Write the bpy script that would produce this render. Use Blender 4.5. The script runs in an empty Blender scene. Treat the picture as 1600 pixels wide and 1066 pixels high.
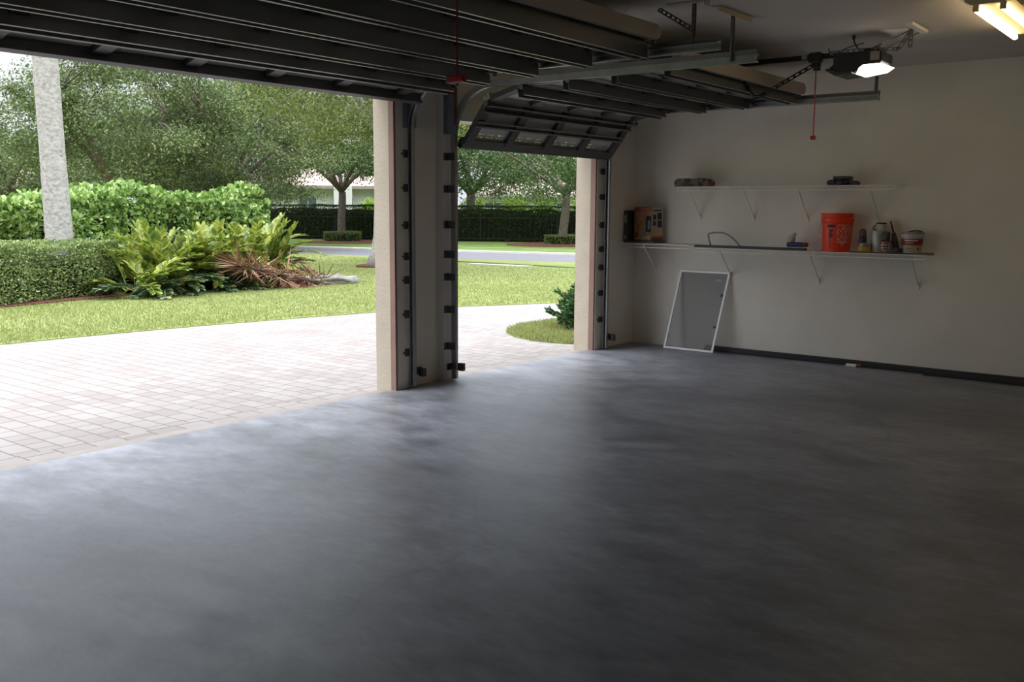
import bpy, math, random
import numpy as np
from mathutils import Vector, Matrix
from mathutils.geometry import tessellate_polygon

random.seed(7)
RNG = np.random.default_rng(7)
SC = bpy.context.scene
COL = SC.collection
CAM_H = 1.55
F_PX, YAW, PITCH, ROLL = 1474.66, 0.906929, -0.141366, 0.0063246

# ------------------------------------------------------------------ helpers
def cam_axes():
    cy, sy = math.cos(YAW), math.sin(YAW)
    f = Vector((sy*math.cos(PITCH), cy*math.cos(PITCH), math.sin(PITCH)))
    r = Vector((cy, -sy, 0)); u = r.cross(f)
    return r*math.cos(ROLL)+u*math.sin(ROLL), -r*math.sin(ROLL)+u*math.cos(ROLL), f

def ground_at(px, dist):
    """ground point seen in the column px of the photograph, dist metres from the camera"""
    r, u, f = cam_axes()
    d = f + r*(px-800)/F_PX - u*(322-533)/F_PX
    d.z = 0; d.normalize()
    return d.x*dist, d.y*dist

def V3(p): return Vector(p)

class MB:
    """collects shapes in world space, links them as ONE mesh object"""
    def __init__(s): s.v = []; s.f = []; s.m = []
    def add(s, vs, fs, m=0):
        o = len(s.v); s.v += [tuple(v) for v in vs]
        for f in fs: s.f.append(tuple(i+o for i in f)); s.m.append(m)
        return s
    def box(s, lo, hi, m=0, rot=None, piv=None):
        x0, y0, z0 = lo; x1, y1, z1 = hi
        vs = [Vector(p) for p in ((x0,y0,z0),(x1,y0,z0),(x1,y1,z0),(x0,y1,z0),(x0,y0,z1),(x1,y0,z1),(x1,y1,z1),(x0,y1,z1))]
        if rot is not None:
            c = Vector(piv) if piv else Vector(((x0+x1)/2,(y0+y1)/2,(z0+z1)/2))
            vs = [rot@(v-c)+c for v in vs]
        return s.add(vs, [(0,3,2,1),(4,5,6,7),(0,1,5,4),(1,2,6,5),(2,3,7,6),(3,0,4,7)], m)
    def bbox(s, lo, hi, b=.01, m=0, rot=None, piv=None):
        """box with chamfered edges"""
        x0,y0,z0 = lo; x1,y1,z1 = hi
        c = Vector(((x0+x1)/2,(y0+y1)/2,(z0+z1)/2)); h = Vector(((x1-x0)/2,(y1-y0)/2,(z1-z0)/2))
        b = min(b, .45*min(h)*2)
        pts = {}; vs = []
        for sx in (-1,1):
            for sy in (-1,1):
                for sz in (-1,1):
                    for ax in range(3):
                        d = [sx*(h.x-b), sy*(h.y-b), sz*(h.z-b)]
                        d[ax] += (sx,sy,sz)[ax]*b
                        pts[(sx,sy,sz,ax)] = len(vs); vs.append(Vector(d))
        fs = []
        for ax in range(3):
            a1, a2 = (ax+1)%3, (ax+2)%3
            for sg in (-1,1):
                q = []
                for (p, r) in ((-1,-1),(1,-1),(1,1),(-1,1)):
                    k = [0,0,0]; k[ax]=sg; k[a1]=p; k[a2]=r; q.append(pts[(*k, ax)])
                fs.append(q if sg > 0 else q[::-1])
            for p in (-1,1):
                for r in (-1,1):
                    k0=[0,0,0]; k0[ax]=-1; k0[a1]=p; k0[a2]=r; k1=list(k0); k1[ax]=1
                    q = [pts[(*k0,a1)],pts[(*k1,a1)],pts[(*k1,a2)],pts[(*k0,a2)]]
                    fs.append(q if p*r < 0 else q[::-1])
        for sx in (-1,1):
            for sy in (-1,1):
                for sz in (-1,1):
                    q = [pts[(sx,sy,sz,a)] for a in range(3)]
                    fs.append(q if sx*sy*sz > 0 else q[::-1])
        if rot is not None:
            pc = Vector(piv)-c if piv else Vector((0,0,0))
            vs = [rot@(v-pc)+pc for v in vs]
        return s.add([v+c for v in vs], fs, m)
    def tube(s, pts, r, n=8, m=0, cap=True):
        pts = [Vector(p) for p in pts]; k = len(pts)
        rs = r if hasattr(r, '__len__') else [r]*k
        vs = []; prev = None
        for i, p in enumerate(pts):
            t = (pts[min(i+1,k-1)]-pts[max(i-1,0)])
            if t.length < 1e-9: t = Vector((0,0,1))
            t.normalize()
            if prev is None:
                a = t.orthogonal().normalized()
            else:
                a = (prev - t*prev.dot(t))
                a = a.normalized() if a.length > 1e-6 else t.orthogonal().normalized()
            prev = a; b = t.cross(a)
            for j in range(n):
                an = 2*math.pi*j/n
                vs.append(p+(a*math.cos(an)+b*math.sin(an))*rs[i])
        fs = [(i*n+j, i*n+(j+1)%n, (i+1)*n+(j+1)%n, (i+1)*n+j) for i in range(k-1) for j in range(n)]
        if cap: fs += [tuple(range(n))[::-1], tuple((k-1)*n+j for j in range(n))]
        return s.add(vs, fs, m)
    def lathe(s, c, prof, n=24, m=0, axis='z'):
        """prof: list of (r, h) going up"""
        c = Vector(c); vs = []; k = len(prof)
        for r, h in prof:
            for j in range(n):
                a = 2*math.pi*j/n; x, y = r*math.cos(a), r*math.sin(a)
                vs.append(c + (Vector((x,y,h)) if axis == 'z' else Vector((h,x,y)) if axis == 'x' else Vector((y,h,x))))
        fs = [(i*n+j, i*n+(j+1)%n, (i+1)*n+(j+1)%n, (i+1)*n+j) for i in range(k-1) for j in range(n)]
        fs += [tuple(range(n))[::-1], tuple((k-1)*n+j for j in range(n))]
        return s.add(vs, fs, m)
    def prism(s, poly, fn, d0, d1, m=0):
        """poly (u,v) extruded: fn(u, v, d) -> point"""
        n = len(poly)
        tris = tessellate_polygon([[Vector((u,v,0)) for u,v in poly]])
        vs = [fn(u,v,d0) for u,v in poly]+[fn(u,v,d1) for u,v in poly]
        fs = [tuple(t) for t in tris]+[tuple(i+n for i in t[::-1]) for t in tris]
        fs += [(i,(i+1)%n,(i+1)%n+n,i+n) for i in range(n)]
        return s.add(vs, fs, m)
    def sweep_yz(s, x, prof, path, m=0):
        """closed profile (a across X, b along the path's left normal) swept along a path in the Y-Z plane"""
        n = len(prof); k = len(path); vs = []
        for i, (y, z) in enumerate(path):
            y0, z0 = path[max(i-1,0)]; y1, z1 = path[min(i+1,k-1)]
            l = math.hypot(y1-y0, z1-z0); ny, nz = -(z1-z0)/l, (y1-y0)/l
            for a, b in prof: vs.append((x+a, y+ny*b, z+nz*b))
        fs = [(i*n+j, i*n+(j+1)%n, (i+1)*n+(j+1)%n, (i+1)*n+j) for i in range(k-1) for j in range(n)]
        fs += [tuple(range(n))[::-1], tuple((k-1)*n+j for j in range(n))]
        return s.add(vs, fs, m)
    def perf(s, p0, p1, w=.032, t=.004, side=None, m=0, pitch=.04):
        """perforated strap between two points"""
        p0, p1 = Vector(p0), Vector(p1); d = p1-p0; L = d.length; d.normalize()
        sd = Vector(side) if side else d.orthogonal(); sd = (sd-d*sd.dot(d)).normalized(); nn = d.cross(sd)
        R = Matrix((d, sd, nn)).transposed()
        def bx(a0,a1,b0,b1):
            vs = [p0+R@Vector(q) for q in ((a0,b0,-t/2),(a1,b0,-t/2),(a1,b1,-t/2),(a0,b1,-t/2),(a0,b0,t/2),(a1,b0,t/2),(a1,b1,t/2),(a0,b1,t/2))]
            s.add(vs, [(0,3,2,1),(4,5,6,7),(0,1,5,4),(1,2,6,5),(2,3,7,6),(3,0,4,7)], m)
        bx(0,L,-w/2,-w*.2); bx(0,L,w*.2,w/2)
        n = max(2, int(L/pitch))
        for i in range(n+1):
            a = min(i*L/n, L-pitch*.45); bx(a, a+pitch*.45, -w*.2, w*.2)
        return s
    def build(s, name, mats, parent=None, smooth=False, angle=None):
        me = bpy.data.meshes.new(name)
        o0 = world_loc(parent)
        me.from_pydata([(x-o0[0], y-o0[1], z-o0[2]) for x,y,z in s.v], [], s.f)
        if not isinstance(mats, (list, tuple)): mats = [mats]
        for m in mats: me.materials.append(m)
        me.polygons.foreach_set('material_index', s.m)
        me.validate(); me.update()
        if smooth: me.shade_smooth()
        if angle: 
            me.shade_smooth(); me.set_sharp_from_angle(angle=math.radians(angle))
        return link(name, me, parent)

def world_loc(o):
    p = Vector((0,0,0))
    while o is not None: p += o.location; o = o.parent
    return p

def link(name, data, parent=None):
    o = bpy.data.objects.new(name, data); COL.objects.link(o); o.parent = parent
    return o

def recentre(o):
    """put the origin of a single-mesh thing at the middle of its base"""
    me = o.data; n = len(me.vertices)
    a = np.empty(n*3, np.float32); me.vertices.foreach_get('co', a); a = a.reshape(-1,3)
    lo, hi = a.min(0), a.max(0); c = np.array(((lo[0]+hi[0])/2, (lo[1]+hi[1])/2, lo[2]), np.float32)
    me.vertices.foreach_set('co', (a-c).ravel()); me.update()
    o.location = [float(q) for q in c]
    return o

def tag(o, label=None, cat=None, group=None, kind=None):
    if label: o['label'] = label
    if cat: o['category'] = cat
    if group: o['group'] = group
    if kind: o['kind'] = kind
    return o

def thing(name, loc, label, cat, group=None):
    o = bpy.data.objects.new(name, None); COL.objects.link(o); o.location = loc
    o.empty_display_size = .1
    return tag(o, label, cat, group)

def np_mesh(name, V, F, mats, parent=None, smooth=False, mi=None):
    """fast mesh: V (n,3), F (m,k) all faces of k corners"""
    me = bpy.data.meshes.new(name)
    V = np.asarray(V, np.float32) - np.array(world_loc(parent), np.float32)
    F = np.asarray(F, np.int32); k = F.shape[1]
    me.vertices.add(len(V)); me.vertices.foreach_set('co', V.ravel())
    me.loops.add(F.size); me.loops.foreach_set('vertex_index', F.ravel())
    me.polygons.add(len(F)); me.polygons.foreach_set('loop_start', np.arange(0, F.size, k, dtype=np.int32))
    if not isinstance(mats, (list, tuple)): mats = [mats]
    for m in mats: me.materials.append(m)
    if mi is not None: me.polygons.foreach_set('material_index', np.asarray(mi, np.int32))
    me.update(calc_edges=True); me.validate()
    if smooth: me.shade_smooth()
    return link(name, me, parent)

def norm(a): return a/np.maximum(np.linalg.norm(a, axis=1, keepdims=True), 1e-9)

def leaf_arrays(C, A, N, L, W, fold=.25, rounded=False):
    """leaf blades: C base points, A long directions, N normals, L lengths, W half widths"""
    A = norm(A); S = norm(np.cross(A, N)); N = norm(np.cross(S, A))
    L = np.broadcast_to(L, len(C))[:,None]; W = np.broadcast_to(W, len(C))[:,None]; n = len(C)
    if not rounded:
        Vt = np.stack([C, C+A*L*.5+S*W+N*W*fold, C+A*L, C+A*L*.5-S*W+N*W*fold], 1).reshape(-1,3)
        b = np.arange(n)[:,None]*4
        F = np.concatenate([b+np.array([[0,1,2]]), b+np.array([[0,2,3]])], 0)
        return Vt, F
    Vt = np.stack([C, C+A*L*.3+S*W*.75+N*W*fold, C+A*L*.75+S*W+N*W*fold, C+A*L-N*L*.06,
                   C+A*L*.75-S*W+N*W*fold, C+A*L*.3-S*W*.75+N*W*fold], 1).reshape(-1,3)
    b = np.arange(n)[:,None]*6
    F = np.concatenate([b+np.array([[0,1,2,3]]), b+np.array([[0,3,4,5]])], 0)
    return Vt, F

def rdir(n, rng=RNG): return norm(rng.normal(size=(n,3)))

# ------------------------------------------------------------------ materials
def nodes(name):
    m = bpy.data.materials.new(name); m.use_nodes = True
    nt = m.node_tree; b = nt.nodes['Principled BSDF']
    return m, nt, b
def N(nt, t, **kw):
    n = nt.nodes.new(t)
    for k, v in kw.items():
        if k in n.inputs: n.inputs[k].default_value = v
        else: setattr(n, k, v)
    return n
def ramp(nt, src, stops):
    r = nt.nodes.new('ShaderNodeValToRGB'); e = r.color_ramp.elements
    while len(e) < len(stops): e.new(.5)
    for i, (p, c) in enumerate(stops):
        e[i].position = p; e[i].color = (*c, 1) if len(c) == 3 else c
    nt.links.new(src, r.inputs[0]); return r
def noise(nt, scale, detail=4, rough=.55, vec=None, co='Object'):
    n = N(nt, 'ShaderNodeTexNoise', Scale=scale, Detail=detail, Roughness=rough)
    if vec is None:
        tc = nt.nodes.new('ShaderNodeTexCoord'); vec = tc.outputs[co]
    nt.links.new(vec, n.inputs['Vector']); return n

def pm(name, col, rough=.6, metal=0, var=.12, scale=6, bump=0, bscale=60, spec=.5):
    """plain surface with slight mottling"""
    m, nt, b = nodes(name)
    n = noise(nt, scale)
    lo = [max(0,c*(1-var)) for c in col]; hi = [min(1,c*(1+var)) for c in col]
    r = ramp(nt, n.outputs['Fac'], [(.3, lo), (.7, hi)])
    nt.links.new(r.outputs[0], b.inputs['Base Color'])
    b.inputs['Roughness'].default_value = rough; b.inputs['Metallic'].default_value = metal
    b.inputs['Specular IOR Level'].default_value = spec
    if bump:
        n2 = noise(nt, bscale, 3)
        bp = N(nt, 'ShaderNodeBump', Strength=bump, Distance=.01)
        nt.links.new(n2.outputs['Fac'], bp.inputs['Height']); nt.links.new(bp.outputs[0], b.inputs['Normal'])
    return m

def leafmat(name, stops, rough=.5, trans=.3, spec=.4):
    m, nt, b = nodes(name)
    g = nt.nodes.new('ShaderNodeNewGeometry')
    r = ramp(nt, g.outputs['Random Per Island'], stops)
    b.inputs['Roughness'].default_value = rough; b.inputs['Specular IOR Level'].default_value = spec
    nt.links.new(r.outputs[0], b.inputs['Base Color'])
    t = nt.nodes.new('ShaderNodeBsdfTranslucent'); nt.links.new(r.outputs[0], t.inputs['Color'])
    mx = nt.nodes.new('ShaderNodeMixShader'); mx.inputs[0].default_value = trans
    nt.links.new(b.outputs[0], mx.inputs[1]); nt.links.new(t.outputs[0], mx.inputs[2])
    nt.links.new(mx.outputs[0], nt.nodes['Material Output'].inputs['Surface'])
    return m

def emit(name, col, strength):
    m, nt, b = nodes(name)
    b.inputs['Base Color'].default_value = (.8,.8,.8,1)
    b.inputs['Emission Color'].default_value = (*col,1); b.inputs['Emission Strength'].default_value = strength
    return m

def floor_material():
    m, nt, b = nodes('painted_concrete')
    tc = nt.nodes.new('ShaderNodeTexCoord')
    mp = N(nt, 'ShaderNodeMapping'); mp.inputs['Rotation'].default_value = (0,0,-.9); mp.inputs['Scale'].default_value = (1,.55,1)
    nt.links.new(tc.outputs['Object'], mp.inputs['Vector'])
    n1 = noise(nt, .8, 7, .62, mp.outputs[0]); n2 = noise(nt, 4.5, 6, .65, mp.outputs[0]); n3 = noise(nt, 40, 3, .6, mp.outputs[0])
    r1 = ramp(nt, n1.outputs['Fac'], [(.30,(.115,.119,.137)),(.45,(.20,.208,.237)),(.60,(.265,.275,.31))])
    r2 = ramp(nt, n2.outputs['Fac'], [(.34,(.62,.62,.62)),(.60,(1.1,1.1,1.1))])
    mx = N(nt, 'ShaderNodeMix', data_type='RGBA', blend_type='MULTIPLY'); mx.inputs[0].default_value = 1
    n4 = noise(nt, 15, 8, .7, mp.outputs[0]); r5 = ramp(nt, n4.outputs['Fac'], [(.3,(.80,.80,.80)),(.65,(1.08,1.08,1.08))])
    mx0 = N(nt, 'ShaderNodeMix', data_type='RGBA', blend_type='MULTIPLY'); mx0.inputs[0].default_value = 1
    nt.links.new(r1.outputs[0], mx0.inputs[6]); nt.links.new(r5.outputs[0], mx0.inputs[7])
    nt.links.new(mx0.outputs[2], mx.inputs[6]); nt.links.new(r2.outputs[0], mx.inputs[7])
    # little dark specks and scuffs
    vo = N(nt, 'ShaderNodeTexVoronoi', Scale=1.6); nt.links.new(tc.outputs['Object'], vo.inputs['Vector'])
    r3 = ramp(nt, vo.outputs['Distance'], [(.012,(.35,.33,.3)),(.02,(1,1,1))])
    mx2 = N(nt, 'ShaderNodeMix', data_type='RGBA', blend_type='MULTIPLY'); mx2.inputs[0].default_value = 1
    nt.links.new(mx.outputs[2], mx2.inputs[6]); nt.links.new(r3.outputs[0], mx2.inputs[7])
    # thin hairline cracks
    mp2 = N(nt, 'ShaderNodeMapping'); nt.links.new(tc.outputs['Object'], mp2.inputs['Vector'])
    vo2 = N(nt, 'ShaderNodeTexVoronoi', Scale=.33, feature='DISTANCE_TO_EDGE')
    nw = noise(nt, 1.3, 5, .6, tc.outputs['Object'])
    mxv = N(nt, 'ShaderNodeMix', data_type='VECTOR'); mxv.inputs[0].default_value = .25
    nt.links.new(tc.outputs['Object'], mxv.inputs[4]); nt.links.new(nw.outputs['Color'], mxv.inputs[5])
    nt.links.new(mxv.outputs[1], vo2.inputs['Vector'])
    r4 = ramp(nt, vo2.outputs['Distance'], [(.0,(.86,.86,.86)),(.003,(1,1,1))])
    mx3 = N(nt, 'ShaderNodeMix', data_type='RGBA', blend_type='MULTIPLY'); mx3.inputs[0].default_value = 1
    nt.links.new(mx2.outputs[2], mx3.inputs[6]); nt.links.new(r4.outputs[0], mx3.inputs[7])
    nt.links.new(mx3.outputs[2], b.inputs['Base Color'])
    rr = ramp(nt, n2.outputs['Fac'], [(.3,(.37,)*3),(.7,(.52,)*3)])
    nt.links.new(rr.outputs[0], b.inputs['Roughness'])
    b.inputs['Specular IOR Level'].default_value = .62
    bp = N(nt, 'ShaderNodeBump', Strength=.08, Distance=.01)
    nt.links.new(n3.outputs['Fac'], bp.inputs['Height']); nt.links.new(bp.outputs[0], b.inputs['Normal'])
    return m

def paver_material(name, rot, bw, bh, offs=.5):
    m, nt, b = nodes(name)
    tc = nt.nodes.new('ShaderNodeTexCoord')
    mp = N(nt, 'ShaderNodeMapping'); mp.inputs['Rotation'].default_value = (0,0,rot)
    nt.links.new(tc.outputs['Object'], mp.inputs['Vector'])
    br = N(nt, 'ShaderNodeTexBrick', Scale=1, offset=offs, squash=.66, squash_frequency=3)
    br.inputs['Color1'].default_value = (.258,.236,.224,1); br.inputs['Color2'].default_value = (.205,.172,.158,1)
    br.inputs['Mortar'].default_value = (.115,.095,.085,1); br.inputs['Mortar Size'].default_value = .006
    br.inputs['Mortar Smooth'].default_value = .3; br.inputs['Bias'].default_value = -.25
    br.inputs['Brick Width'].default_value = bw; br.inputs['Row Height'].default_value = bh
    nt.links.new(mp.outputs[0], br.inputs['Vector'])
    n = noise(nt, .9, 5); r = ramp(nt, n.outputs['Fac'], [(.3,(.92,.91,.90)),(.65,(1.06,1.06,1.06))])
    mx = N(nt, 'ShaderNodeMix', data_type='RGBA', blend_type='MULTIPLY'); mx.inputs[0].default_value = 1
    nt.links.new(br.outputs['Color'], mx.inputs[6]); nt.links.new(r.outputs[0], mx.inputs[7])
    nt.links.new(mx.outputs[2], b.inputs['Base Color'])
    b.inputs['Roughness'].default_value = .75
    bp = N(nt, 'ShaderNodeBump', Strength=.5, Distance=.006, invert=True)
    nt.links.new(br.outputs['Fac'], bp.inputs['Height']); nt.links.new(bp.outputs[0], b.inputs['Normal'])
    return m

def lawn_material(name, c0, c1, c2):
    m, nt, b = nodes(name)
    n1 = noise(nt, .6, 6, .6); n2 = noise(nt, 30, 4, .7)
    r1 = ramp(nt, n1.outputs['Fac'], [(.3,c0),(.5,c1),(.68,c2)])
    r2 = ramp(nt, n2.outputs['Fac'], [(.3,(.7,.7,.65)),(.7,(1.15,1.15,1.1))])
    mx = N(nt, 'ShaderNodeMix', data_type='RGBA', blend_type='MULTIPLY'); mx.inputs[0].default_value = 1
    nt.links.new(r1.outputs[0], mx.inputs[6]); nt.links.new(r2.outputs[0], mx.inputs[7])
    nt.links.new(mx.outputs[2], b.inputs['Base Color']); b.inputs['Roughness'].default_value = .9
    b.inputs['Specular IOR Level'].default_value = .1
    return m

def roof_material():
    m, nt, b = nodes('roof_tiles')
    tc = nt.nodes.new('ShaderNodeTexCoord')
    sx = nt.nodes.new('ShaderNodeSeparateXYZ'); nt.links.new(tc.outputs['Object'], sx.inputs[0])
    w = N(nt, 'ShaderNodeMath', operation='MULTIPLY'); w.inputs[1].default_value = 5.5; nt.links.new(sx.outputs['Z'], w.inputs[0])
    fr = N(nt, 'ShaderNodeMath', operation='FRACT'); nt.links.new(w.outputs[0], fr.inputs[0])
    r = ramp(nt, fr.outputs[0], [(0,(.20,.135,.11)),(.18,(.36,.265,.225)),(1,(.42,.33,.285))])
    n = noise(nt, 3, 4); r2 = ramp(nt, n.outputs['Fac'], [(.3,(.82,.8,.78)),(.7,(1.08,1.06,1.05))])
    mx = N(nt, 'ShaderNodeMix', data_type='RGBA', blend_type='MULTIPLY'); mx.inputs[0].default_value = 1
    nt.links.new(r.outputs[0], mx.inputs[6]); nt.links.new(r2.outputs[0], mx.inputs[7])
    nt.links.new(mx.outputs[2], b.inputs['Base Color']); b.inputs['Roughness'].default_value = .8
    return m

def bark(name, c0, c1, scale=(6,6,2), bump=.6):
    m, nt, b = nodes(name)
    tc = nt.nodes.new('ShaderNodeTexCoord'); mp = N(nt, 'ShaderNodeMapping'); mp.inputs['Scale'].default_value = scale
    nt.links.new(tc.outputs['Object'], mp.inputs['Vector'])
    n = noise(nt, 4, 8, .7, mp.outputs[0]); r = ramp(nt, n.outputs['Fac'], [(.32,c0),(.6,c1)])
    nt.links.new(r.outputs[0], b.inputs['Base Color']); b.inputs['Roughness'].default_value = .9
    bp = N(nt, 'ShaderNodeBump', Strength=bump, Distance=.03)
    nt.links.new(n.outputs['Fac'], bp.inputs['Height']); nt.links.new(bp.outputs[0], b.inputs['Normal'])
    return m

M = {}
M['floor'] = floor_material()
M['wall'] = pm('plaster_wall', (.77,.73,.655), .85, var=.05, scale=1.5, bump=.25, bscale=120, spec=.2)
M['dark_unseen'] = pm('darkened_unseen_wall', (.30,.285,.265), .9, var=.1, scale=3, bump=.3)  # for the unseen walls, darkened to cut bounce light inside the garage
M['ceiling'] = pm('ceiling_paint', (.60,.555,.50), .9, var=.04, scale=2, bump=.3, bscale=150, spec=.1)
M['stucco'] = pm('cream_stucco', (.57,.495,.395), .9, var=.05, scale=5, bump=.35, bscale=45, spec=.2)
M['jamb'] = pm('jamb_board', (.70,.67,.61), .7, var=.08, scale=3)
M['browntrim'] = pm('brown_trim', (.29,.18,.14), .7, var=.1, scale=4)
M['galv'] = pm('galvanized_steel', (.36,.37,.38), .4, .8, var=.12, scale=9)
M['galv2'] = pm('dull_steel', (.20,.20,.20), .5, .6, var=.12, scale=9)
M['flag'] = pm('blue_grey_plate', (.26,.28,.31), .5, .1)
M['clip'] = pm('dark_steel_clip', (.13,.13,.135), .5, .5, var=.1, scale=9)
M['strut'] = pm('painted_strut', (.19,.19,.175), .4, .3, var=.08, scale=2)
M['panel'] = pm('door_panel', (.56,.54,.51), .5, .1, var=.06, scale=2)
M['stile'] = pm('door_stile', (.10,.10,.097), .5, .4, var=.1, scale=3)
M['beige'] = pm('beige_paint', (.46,.40,.33), .6, var=.06, scale=2)
M['black'] = pm('black_plastic', (.018,.018,.019), .45, var=.2, scale=8)
M['blackmetal'] = pm('black_metal', (.025,.024,.024), .4, .5, var=.2, scale=8)
M['rubber'] = pm('black_rubber', (.016,.016,.02), .7, var=.3, scale=4)
M['dgrey'] = pm('dark_grey_plastic', (.05,.05,.052), .4, var=.1, scale=8)
M['grey'] = pm('grey_plastic', (.28,.26,.235), .5, var=.1, scale=8)
M['red'] = pm('red_plastic', (.42,.015,.015), .5, var=.1, scale=8)
M['redcord'] = pm('red_cord', (.36,.04,.03), .8, var=.15, scale=30)
M['rust'] = pm('rust_red_paint', (.30,.10,.06), .7, var=.2, scale=12)
M['wire'] = pm('white_wire', (.78,.76,.71), .45, var=.05, scale=8)
M['white'] = pm('white_paint', (.74,.73,.70), .5, var=.04, scale=8)
M['alu'] = pm('white_aluminium', (.72,.72,.72), .4, .1, var=.04, scale=8)
M['orange'] = pm('orange_plastic', (.85,.055,.012), .42, var=.05, scale=5)
M['steelbucket'] = pm('bail_wire', (.5,.5,.5), .35, .9, var=.1, scale=8)
M['fixture'] = pm('fixture_enamel', (.66,.56,.36), .5, var=.05, scale=5)
M['tube'] = emit('fluorescent_tube', (1,.76,.42), 12)
M['lens'] = emit('opener_lens', (1,.93,.80), 6)
M['pavers'] = paver_material('driveway_pavers', math.pi/2, .235, .155)
M['border'] = paver_material('border_pavers', math.pi/2, .30, .22, 0)
M['lip'] = pm('threshold_concrete', (.27,.235,.213), .8, var=.12, scale=6, bump=.3)
M['lawn'] = lawn_material('lawn_turf', (.165,.205,.062), (.205,.245,.085), (.25,.275,.118))
M['farlawn'] = lawn_material('far_turf', (.095,.16,.04), (.14,.205,.06), (.185,.25,.08))
M['grass'] = leafmat('grass_blades', [(0,(.185,.225,.065)),(.5,(.27,.305,.108)),(1,(.365,.375,.17))], .7, .35, .15)
M['mulch'] = pm('red_mulch', (.13,.058,.04), .95, var=.75, scale=28, bump=1, bscale=50, spec=.1)
M['asphalt'] = pm('asphalt', (.125,.12,.14), .8, var=.08, scale=2, bump=.2)
M['concrete'] = pm('kerb_concrete', (.58,.56,.52), .85, var=.08, scale=3)
M['path'] = pm('mossy_path', (.23,.26,.14), .9, var=.25, scale=2)
M['soil'] = pm('garden_ground', (.10,.12,.05), .95, var=.3, scale=.5)
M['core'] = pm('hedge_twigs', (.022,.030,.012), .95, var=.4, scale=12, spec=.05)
M['hedge'] = leafmat('hedge_leaves', [(0,(.05,.10,.02)),(.5,(.12,.19,.05)),(.85,(.21,.28,.08)),(1,(.32,.37,.14))])
M['plumbago'] = leafmat('clipped_leaves', [(0,(.08,.13,.035)),(.5,(.20,.275,.085)),(.85,(.34,.41,.145)),(1,(.48,.52,.24))])
M['clusia'] = leafmat('clusia_leaves', [(0,(.07,.16,.03)),(.35,(.19,.33,.065)),(.7,(.34,.50,.13)),(1,(.56,.68,.28))], .38, .28, .5)
M['zamia'] = leafmat('cycad_leaflets', [(0,(.07,.13,.03)),(.4,(.19,.27,.045)),(.75,(.34,.39,.06)),(1,(.50,.50,.11))], .42, .3, .5)
M['zamia_old'] = leafmat('cycad_old_leaflets', [(0,(.03,.07,.03)),(.6,(.08,.14,.05)),(.9,(.2,.25,.14)),(1,(.42,.30,.08))], .35, .2, .6)
M['stem'] = pm('green_stem', (.24,.27,.07), .6, var=.2, scale=5)
M['farhedge'] = leafmat('far_hedge_leaves', [(0,(.012,.025,.008)),(.7,(.030,.052,.018)),(.97,(.055,.085,.03)),(1,(.16,.18,.12))], .6, .1, .2)
M['oak'] = leafmat('oak_leaves', [(0,(.06,.095,.03)),(.5,(.125,.175,.06)),(.85,(.20,.255,.10)),(1,(.32,.36,.17))], .5, .3, .35)
M['oakbright'] = leafmat('young_oak_leaves', [(0,(.075,.115,.03)),(.5,(.165,.215,.06)),(.85,(.28,.325,.10)),(1,(.42,.44,.17))], .5, .35, .35)
M['oakdark'] = leafmat('dark_oak_leaves', [(0,(.035,.075,.02)),(.5,(.075,.135,.038)),(.85,(.13,.20,.06)),(1,(.20,.27,.10))], .5, .25, .35)
M['shrub'] = leafmat('lime_leaves', [(0,(.10,.20,.02)),(.5,(.22,.36,.03)),(1,(.38,.50,.08))], .5, .3)
M['juniper'] = leafmat('juniper_needles', [(0,(.015,.05,.018)),(.5,(.045,.115,.035)),(.9,(.10,.20,.06)),(1,(.18,.30,.10))], .6, .2)
M['bark'] = bark('oak_bark', (.06,.047,.036), (.18,.145,.112))
M['palmbark'] = bark('palm_bark', (.22,.205,.185), (.50,.48,.44), (3,3,5), .5)
M['greybark'] = bark('lichen_bark', (.16,.155,.14), (.50,.49,.46), (5,5,3), .6)
M['blossom'] = leafmat('pale_blue_petals', [(0,(.38,.42,.62)),(1,(.62,.66,.82))], .6, .3)
M['deadfrond'] = leafmat('dry_leaflets', [(0,(.16,.075,.045)),(.5,(.30,.16,.10)),(.9,(.45,.30,.20)),(1,(.6,.48,.36))], .8, .1, .2)
M['frondsheath'] = pm('dry_frond_sheath', (.24,.225,.21), .8, var=.35, scale=14, bump=.5)
M['housewall'] = pm('white_stucco', (.62,.615,.59), .9, var=.03, scale=1)
M['fascia'] = pm('fascia_board', (.30,.25,.22), .7, var=.05, scale=1)
M['roof'] = roof_material()
M['glass'] = pm('window_glass', (.10,.15,.18), .15, var=.2, scale=1, spec=.7)
M['iron'] = pm('iron_fence', (.02,.02,.02), .5, .3, var=.1, scale=4)

# ------------------------------------------------------------------ camera, sky
r_, u_, f_ = cam_axes()
cam = bpy.data.cameras.new('camera'); co = bpy.data.objects.new('camera', cam); COL.objects.link(co)
cam.sensor_fit = 'HORIZONTAL'; cam.sensor_width = 36; cam.lens = F_PX/1600*36; cam.clip_end = 400; cam.clip_start = .05
mw = Matrix((r_, u_, -f_)).transposed().to_4x4(); mw.translation = (0,0,CAM_H); co.matrix_world = mw
SC.camera = co

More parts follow.
